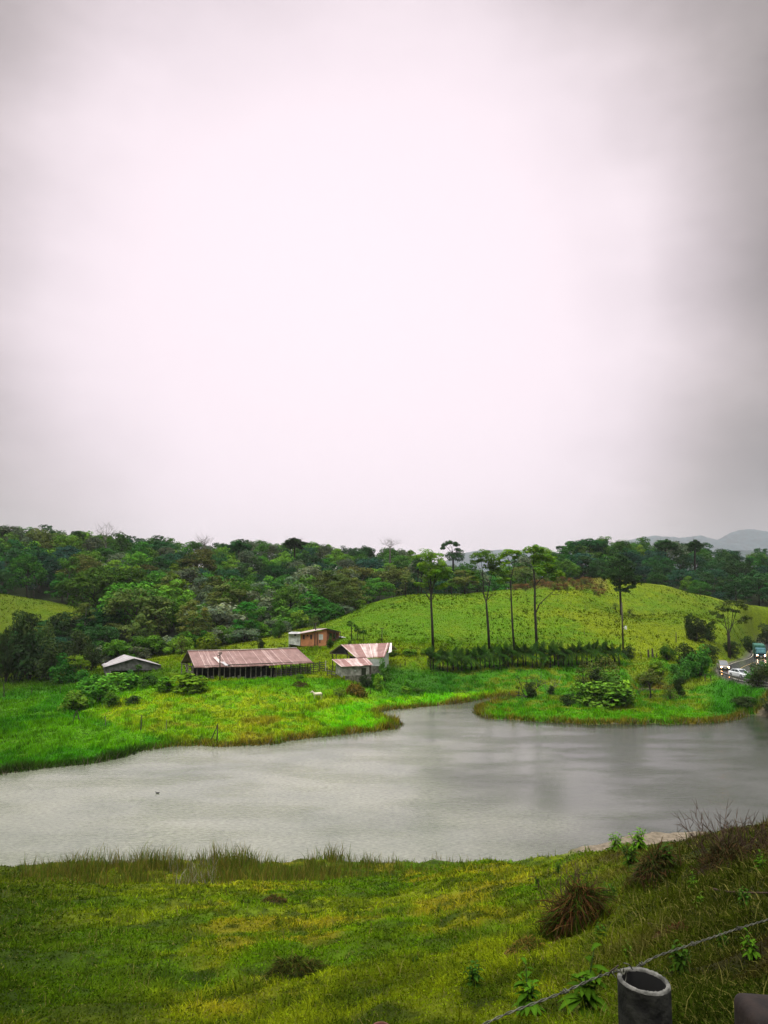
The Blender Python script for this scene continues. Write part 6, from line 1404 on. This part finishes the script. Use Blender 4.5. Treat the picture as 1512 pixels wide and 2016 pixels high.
# --- dead grass mounds and tussocks
def mound(px, py, wpx, hpx, label, base, seed, n=1600, dome=True, cat='grass tussock', name='grass_tussock', up=.5, tips=None):
    r = np.random.default_rng(seed); p = gr(px, py, 2.6, 160); k = p[1]/F; Rx = wpx*k/2; H = hpx*k; root = empty(name, p, label, cat)
    a = r.random(n)*6.283; q = np.sqrt(r.random(n)); x = q*np.cos(a)*Rx; y = q*np.sin(a)*Rx; lump = .30+1.35*fbm(x/Rx*1.9+seed, y/Rx*1.9, seed, 3); zt = H*np.sqrt(np.maximum(0, 1-q*q))*(.7+.3*r.random(n))*lump
    g = hz(p[0]+x, p[1]+y)-p[2]; B = np.c_[x*.86, y*.86, g+zt*.82]; out = np.c_[np.cos(a)*.6, np.sin(a)*.6, .55-1.1*q]+r.normal(size=(n, 3))*[.8, .8, .6]; T = B+out*(H*(.07+.24*r.random(n)**1.5))[:, None]
    mid = (B+T)/2+np.c_[np.zeros(n), np.zeros(n), H*.06*np.ones(n)]; w = max(.004, k*.9); s = np.c_[-np.sin(a), np.cos(a), r.normal(size=n)*.5]*w
    V = np.stack([B-s, B+s, mid+s*.8, mid-s*.8, T], 1).reshape(-1, 3); b = np.arange(n)*5; F3 = np.concatenate([np.c_[b, b+1, b+2], np.c_[b, b+2, b+3], np.c_[b+3, b+2, b+4]])
    base = np.array(base); ks = base[r.integers(len(base), size=n)]*(.45+1.0*r.random(n))[:, None]
    ng = n//3; a2 = r.random(ng)*6.283; q2 = .72+.42*r.random(ng); gx = np.cos(a2)*Rx*q2; gy = np.sin(a2)*Rx*q2; gg = hz(p[0]+gx, p[1]+gy)-p[2]; hh = H*(.10+.26*r.random(ng)**1.5)*np.where(r.random(ng) < .08, 2.2, 1)
    gb = np.c_[gx, gy, gg-.02]; sw = np.c_[-np.sin(a2+r.normal(size=ng)), np.cos(a2), np.zeros(ng)]*w; gt = gb+np.c_[np.cos(a2)*.5, np.sin(a2)*.5, np.ones(ng)]*hh[:, None]+r.normal(size=(ng, 3))*hh[:, None]*.3; gm = (gb+gt)/2
    V2 = np.stack([gb-sw, gb+sw, gm+sw*.8, gm-sw*.8, gt], 1).reshape(-1, 3); b2_ = n*5+np.arange(ng)*5; F3 = np.concatenate([F3, np.c_[b2_, b2_+1, b2_+2], np.c_[b2_, b2_+2, b2_+3], np.c_[b2_+3, b2_+2, b2_+4]]); V = np.vstack([V, V2])
    kg = np.where((r.random(ng) < .7)[:, None], np.array([.05, .085, .006]), base[0])*(.5+.9*r.random(ng))[:, None]; ks = np.vstack([ks, kg])
    mesh_np('blades', V, F3, MATS['grass_blades'], root, np.repeat(ks, 5, 0)); mb = MB()
    # soil core so that the tussock is opaque
    m = 14; vs = []; fs = []
    for j in range(5):
        for i in range(m):
            t = i/m*6.283; c_ = math.cos(j/5*1.5); vs.append((math.cos(t)*Rx*.8*c_, math.sin(t)*Rx*.78*c_, -.1*H+math.sin(j/5*1.5)*H*.5))
    fs = [(j*m+i, j*m+(i+1) % m, (j+1)*m+(i+1) % m, (j+1)*m+i) for j in range(4) for i in range(m)]+[tuple(range(4*m, 5*m))]
    mb.add(vs, fs).build('root_mass', mat_plain('root_mass_'+str(seed), tuple(base[0]*.5), .95), root, smooth=True); return p, root, Rx, H
BR = [(.085, .036, .015), (.10, .055, .018), (.04, .026, .012), (.03, .05, .008), (.045, .075, .008)]
mound(1132, 1836, 112, 88, 'tall brown dead-grass mound bristling with twigs on the near bank', BR, 501, 3200)
mound(575, 1930, 120, 48, 'round olive-brown tussock in the near grass', [(.05, .065, .012), (.075, .06, .015), (.055, .085, .008), (.03, .04, .008)], 502, 2600)
mound(540, 1783, 58, 18, 'small reddish brown tussock on the mid bank', [(.09, .055, .02), (.05, .06, .012)], 503, 1000)
mound(1285, 1728, 92, 62, 'brown mound between the bright weed pair and dark slope', [(.09, .05, .02), (.05, .055, .015), (.04, .06, .012)], 504, 1800)
mound(1425, 1728, 120, 60, 'dark brown scrubby mound under the leafless shrub', [(.06, .035, .015), (.035, .035, .012)], 505, 1800)
mound(1025, 1886, 88, 34, 'orange-brown low tussock left of the dead grass mound base', [(.16, .10, .02), (.09, .08, .015), (.06, .09, .01)], 506, 1300)
mound(1320, 1852, 84, 24, 'reddish bare patch tussock on the dark slope', [(.10, .035, .02), (.05, .03, .015)], 507, 900)
mound(700, 1365, 40, 22, 'orange-brown dome tussock on the knoll right of the horse', [(.19, .13, .02), (.10, .09, .015)], 509, 700)
mound(592, 1352, 34, 10, 'flat brown tussock above the horse', [(.09, .06, .02), (.06, .06, .02)], 510, 400)
def twig_spray(px, py, hpx, n, label, seed, col, spread=.5, lean=0, cat='leafless shrub', name='leafless_shrub', r0=1.0, ymax=70):
    r = np.random.default_rng(seed); p = gr(px, py, 2.6, ymax); k = p[1]/F; H = hpx*k; root = empty(name, p, label, cat); mb = MB()
    for i in range(n):
        a = r.random()*6.28; d = Vector((math.cos(a)*spread+lean, math.sin(a)*spread*.6, 1)).normalized(); q = Vector((r.normal()*H*.22*spread*2, r.normal()*H*.12, -.02)); pts = [q]; ln = H*(.5+.55*r.random())
        for j in range(5):
            d = (d+Vector((r.normal(), r.normal(), r.normal()*.5))*.14).normalized(); q = q+d*ln/5; pts.append(q)
            if j > 0:
                for s_ in range(2): e = (d+Vector((r.normal(), r.normal(), r.normal()))*.55).normalized(); mb.tube([q, q+e*ln*.10, q+e*ln*.2], [k*.5*r0, k*.4*r0, k*.2*r0], 3)
        mb.tube(pts, [k*r0*(1.0-.15*j) for j in range(6)], 4)
    mb.build('twigs', col, root)
TW = mat_plain('brown_twig', (.055, .030, .018), .9, noise=.3, scale=8)
twig_spray(1430, 1712, 112, 62, 'large leafless brown shrub against the water at the right', 601, TW)
twig_spray(1505, 1660, 50, 10, 'leafless dark twigs at the right photo edge above the slope', 602, TW)
twig_spray(1118, 1800, 92, 14, 'dark bare twigs rising from the dead grass mound', 603, TW, lean=-.25)
twig_spray(1140, 1740, 40, 5, 'few bare twigs behind the dead grass mound', 604, TW)
def stick(pts, rad, label, mat=TW):
    P = []
    for i, (px, py, dz) in enumerate(pts): p = gr(px, py+dz, 2.6, 80); P.append(at(px, py, p[1]))
    o = MB().tube(P, [rad*(1-.5*i/(len(P)-1)) for i in range(len(P))], 6).build('fallen_stick', mat); tag(o, label, 'stick')
stick([(1120, 1727, 3), (1150, 1721, 3), (1175, 1715, 3), (1206, 1709, 2)], .035, 'long dark fallen stick lying above the dead grass mound')
stick([(1110, 1741, 2), (1130, 1735, 2), (1160, 1728, 2)], .03, 'shorter fallen stick under the long one')
stick([(1398, 1749, 4), (1430, 1756, 5), (1470, 1758, 6), (1520, 1758, 8)], .018, 'thin dark stick lying on the slope at the right edge')
stick([(1270, 1818, 3), (1310, 1824, 3), (1350, 1828, 5)], .018, 'thin curved stick on the reddish patch')
# --- pipe post, wire, block
PIPEM = mat_plain('lichened_dark_concrete', (.024, .024, .019), .9, scale=18, bump=.9, col2=(.005, .005, .004)); RIMM = mat_plain('worn_pipe_rim', (.17, .165, .145), .85, scale=26, bump=.8, col2=(.045, .045, .038))
def pipe_post():
    Y = 2.2; c0 = at(1267.5, 1930, Y); R = 49.5/F*Y*.96; Rin = R*.82; top = c0; b = float(hz(c0[0], c0[1]))-.3
    root = empty('pipe_post', (c0[0], c0[1], b+.3), 'hollow dark concrete pipe post with worn pale rim beside the barbed wire', 'post')
    n = 64; tilt = Vector((.10, 0, 1)).normalized(); rr = np.random.default_rng(3)
    def ring(rad, z, t=1):
        o = []
        for i in range(n):
            a = 6.2832*i/n; x, y = math.cos(a)*rad, math.sin(a)*rad; o.append((x, y, z-x*.07*t))
        return o
    H = top[2]-b
    def tube_mesh(name, rings, mat):
        V = [(x+c0[0], y+c0[1], z+b) for rg in rings for x, y, z in rg]; Fq = [(j*n+i, j*n+(i+1) % n, (j+1)*n+(i+1) % n, (j+1)*n+i) for j in range(len(rings)-1) for i in range(n)]
        return mesh_np(name, np.array(V), Fq, mat, root, local=False, smooth=True)
    outer = [ring(R, 0, 0)]+[ring(R*(1+.004*rr.normal()), H*t, t) for t in (.3, .6, .8, .9, .97)]+[ring(R*.995, H-.004)]
    tube_mesh('shaft', outer, PIPEM)
    lip = [ring(R*.995, H-.004), ring(R*.97, H+.002), ring(R*.90, H+.003), ring(Rin*1.01, H+.001), ring(Rin, H-.006)]
    V = [(x+c0[0], y+c0[1], z+b+rr.normal()*.0009) for rg in lip for x, y, z in rg]; Fq = [(j*n+i, j*n+(i+1) % n, (j+1)*n+(i+1) % n, (j+1)*n+i) for j in range(len(lip)-1) for i in range(n)]
    mesh_np('rim', np.array(V), Fq, RIMM, root, local=False, smooth=True)
    tube_mesh('bore', [ring(Rin, H-.006), ring(Rin, H*.8), ring(Rin, H*.5), ring(Rin*.98, H*.2)], mat_plain('dark_pipe_bore', (.015, .015, .014), .9))
    return c0, R
PC, PR = pipe_post()
def wire():
    path = [(920, 2032, 1.95), (1000, 1995, 2.0), (1100, 1957, 2.06), (1170, 1926, 2.12), (1200, 1916, 2.16), (1222, 1912, 2.2-.075), (1246, 1907, 2.29), (1290, 1884, 2.34), (1335, 1868, 2.4), (1400, 1846, 2.5), (1460, 1826, 2.62), (1560, 1796, 2.8)]
    P = catmull(np.array([at(*p) for p in path]), 26); d = np.gradient(P, axis=0); d /= np.linalg.norm(d, axis=1)[:, None]
    s = np.cross(d, [0, 0, 1.]); s /= np.linalg.norm(s, axis=1)[:, None]; u = np.cross(s, d); L = np.r_[0, np.cumsum(np.linalg.norm(np.diff(P, axis=0), axis=1))]
    Ls = np.linspace(0, L[-1], 700); PP = np.stack([np.interp(Ls, L, P[:, i]) for i in range(3)], 1); ss = np.stack([np.interp(Ls, L, s[:, i]) for i in range(3)], 1); uu = np.stack([np.interp(Ls, L, u[:, i]) for i in range(3)], 1)
    WM = mat_plain('weathered_barbed_wire', (.075, .075, .055), .6, metal=.2, noise=.4, scale=40)
    root = empty('barbed_wire', PP[300], 'twisted weathered barbed wire crossing the lower right corner', 'wire')
    for k in (0, 1):
        a = Ls/.034*6.283/2+k*math.pi; Q = PP+ss*(np.cos(a)*.0021)[:, None]+uu*(np.sin(a)*.0021)[:, None]; MB().tube(Q, .0015, 6).build('strand', WM, root, local=False, smooth=True)
    r = np.random.default_rng(4)
    for L0 in (.30, .545, .78, 1.02, 1.3):
        i = int(np.searchsorted(Ls, L0)); 
        if i >= 690: continue
        c_ = PP[i]; dd = PP[i+3]-PP[i]; dd /= np.linalg.norm(dd); mb = MB(); Q = []
        for t in np.linspace(0, 1, 26): a = t*4*math.pi; Q.append(c_+dd*(t-.5)*.014+ss[i]*math.cos(a)*.0052+uu[i]*math.sin(a)*.0052)
        e0 = Q[0]+(ss[i]*.3+uu[i]*.9-dd*1.2)*.017; e1 = Q[-1]+(-uu[i]*.2-ss[i]*.8+dd*1.3)*.017; mb.tube([e0]+Q+[e1], [.0006]+[.0014]*26+[.0006], 5); mb.build('barb', WM, root, local=False, smooth=True)
    # tie wire hooked over the pipe rim with loose ends
    T = [at(1212, 1924, 2.13), at(1206, 1915, 2.13), at(1212, 1908, 2.14), at(1222, 1912, 2.13), at(1228, 1918, 2.12), at(1230, 1911, 2.15), at(1227, 1908, 2.19), at(1233, 1918, 2.2), at(1231, 1934, 2.19)]
    T = catmull(np.array(T), 8); MB().tube(T, .0014, 6).build('tie_wire', WM, root, local=False, smooth=True)
    MB().tube(catmull(np.array([at(1198, 1922, 2.15), at(1203, 1912, 2.14), at(1210, 1907, 2.13), at(1217, 1901, 2.12)]), 6), .002, 6).build('wire_end', TIMBER, root, local=False, smooth=True)
    MB().tube(catmull(np.array([at(1228, 1896, 2.2), at(1238, 1899, 2.2), at(1245, 1908, 2.22)]), 6), .0016, 6).build('wire_end', WM, root, local=False, smooth=True)
wire()
def block():
    Y = 2.10; a = at(1443, 1957, 2.24); root = empty('stone_block', (a[0]+.09, a[1]+.1, float(hz(a[0], a[1]))), 'dark brown weathered stone block at the lower right corner', 'block')
    import bmesh
    bm = bmesh.new(); bmesh.ops.create_cube(bm, size=1); zb = float(hz(a[0], a[1]))-.3; H = a[2]+.012-zb
    for v in bm.verts: v.co = Vector((a[0]+.11+v.co.x*.235, a[1]-.075+v.co.y*.15, zb+(v.co.z+.5)*H))
    bmesh.ops.bevel(bm, geom=bm.edges[:], offset=.035, segments=5, profile=.6, affect='EDGES')
    bmesh.ops.subdivide_edges(bm, edges=[e for e in bm.edges if e.calc_length() > .08], cuts=6, use_grid_fill=True)
    from mathutils import noise as mn
    for v in bm.verts: v.co += Vector((mn.noise(v.co*9), mn.noise(v.co*9+Vector((5, 0, 0))), mn.noise(v.co*9+Vector((0, 7, 0)))))*.008
    for v in bm.verts: v.co -= Vector(tuple(ORI[root.name]))
    me = bpy.data.meshes.new('stone'); bm.to_mesh(me); bm.free()
    for p in me.polygons: p.use_smooth = True
    me.materials.append(mat_plain('brown_black_stone', (.026, .016, .012), .9, scale=9, bump=.8, col2=(.010, .007, .006))); o = bpy.data.objects.new('stone', me); COL.objects.link(o); o.parent = root
block()
# top of a second, rusty pipe at the lower edge
def small_pipe():
    Y = 2.0; c0 = at(750, 2021, Y); n = 40; R = 17/F*Y; b = float(hz(c0[0], c0[1]))-.3; root = empty('pipe_post', (c0[0], c0[1], b+.3), 'thin rusty pipe top just showing at the bottom edge', 'post'); V = []
    prof = [(R, b), (R, c0[2]-.003), (R*.96, c0[2]), (R*.86, c0[2]), (R*.83, c0[2]-.003), (R*.83, c0[2]-.3)]
    for rad, z in prof:
        for i in range(n): a = 6.2832*i/n; V.append((c0[0]+math.cos(a)*rad, c0[1]+math.sin(a)*rad, z))
    Fq = [(j*n+i, j*n+(i+1) % n, (j+1)*n+(i+1) % n, (j+1)*n+i) for j in range(len(prof)-1) for i in range(n)]
    mesh_np('shaft', np.array(V), Fq, mat_plain('rusty_pipe', (.13, .05, .035), .8, scale=30), root, local=False, smooth=True)
small_pipe()
# ------------------------------------------------------------------ haze
def haze():
    m = bpy.data.materials.new('thin_haze'); m.use_nodes = True; nt = m.node_tree; nt.nodes.clear(); out = nt.nodes.new('ShaderNodeOutputMaterial'); v = nt.nodes.new('ShaderNodeVolumePrincipled')
    v.inputs['Color'].default_value = (.93, .93, .97, 1); v.inputs['Density'].default_value = HAZE; nt.links.new(v.outputs[0], out.inputs['Volume'])
    mb = MB(); mb.box((0, 0, 235), (17000, 17000, 700)); o = mb.build('haze', m); tag(o, kind='stuff')
    tag(o, 'thin damp haze fading the distant hills', 'haze')
HAZE = .00008
haze()
# prototypes that were never placed go away
for o in [o for o in bpy.data.objects if o.get('label') == 'x']:
    for c_ in kids(o): bpy.data.objects.remove(c_)
    bpy.data.objects.remove(o)
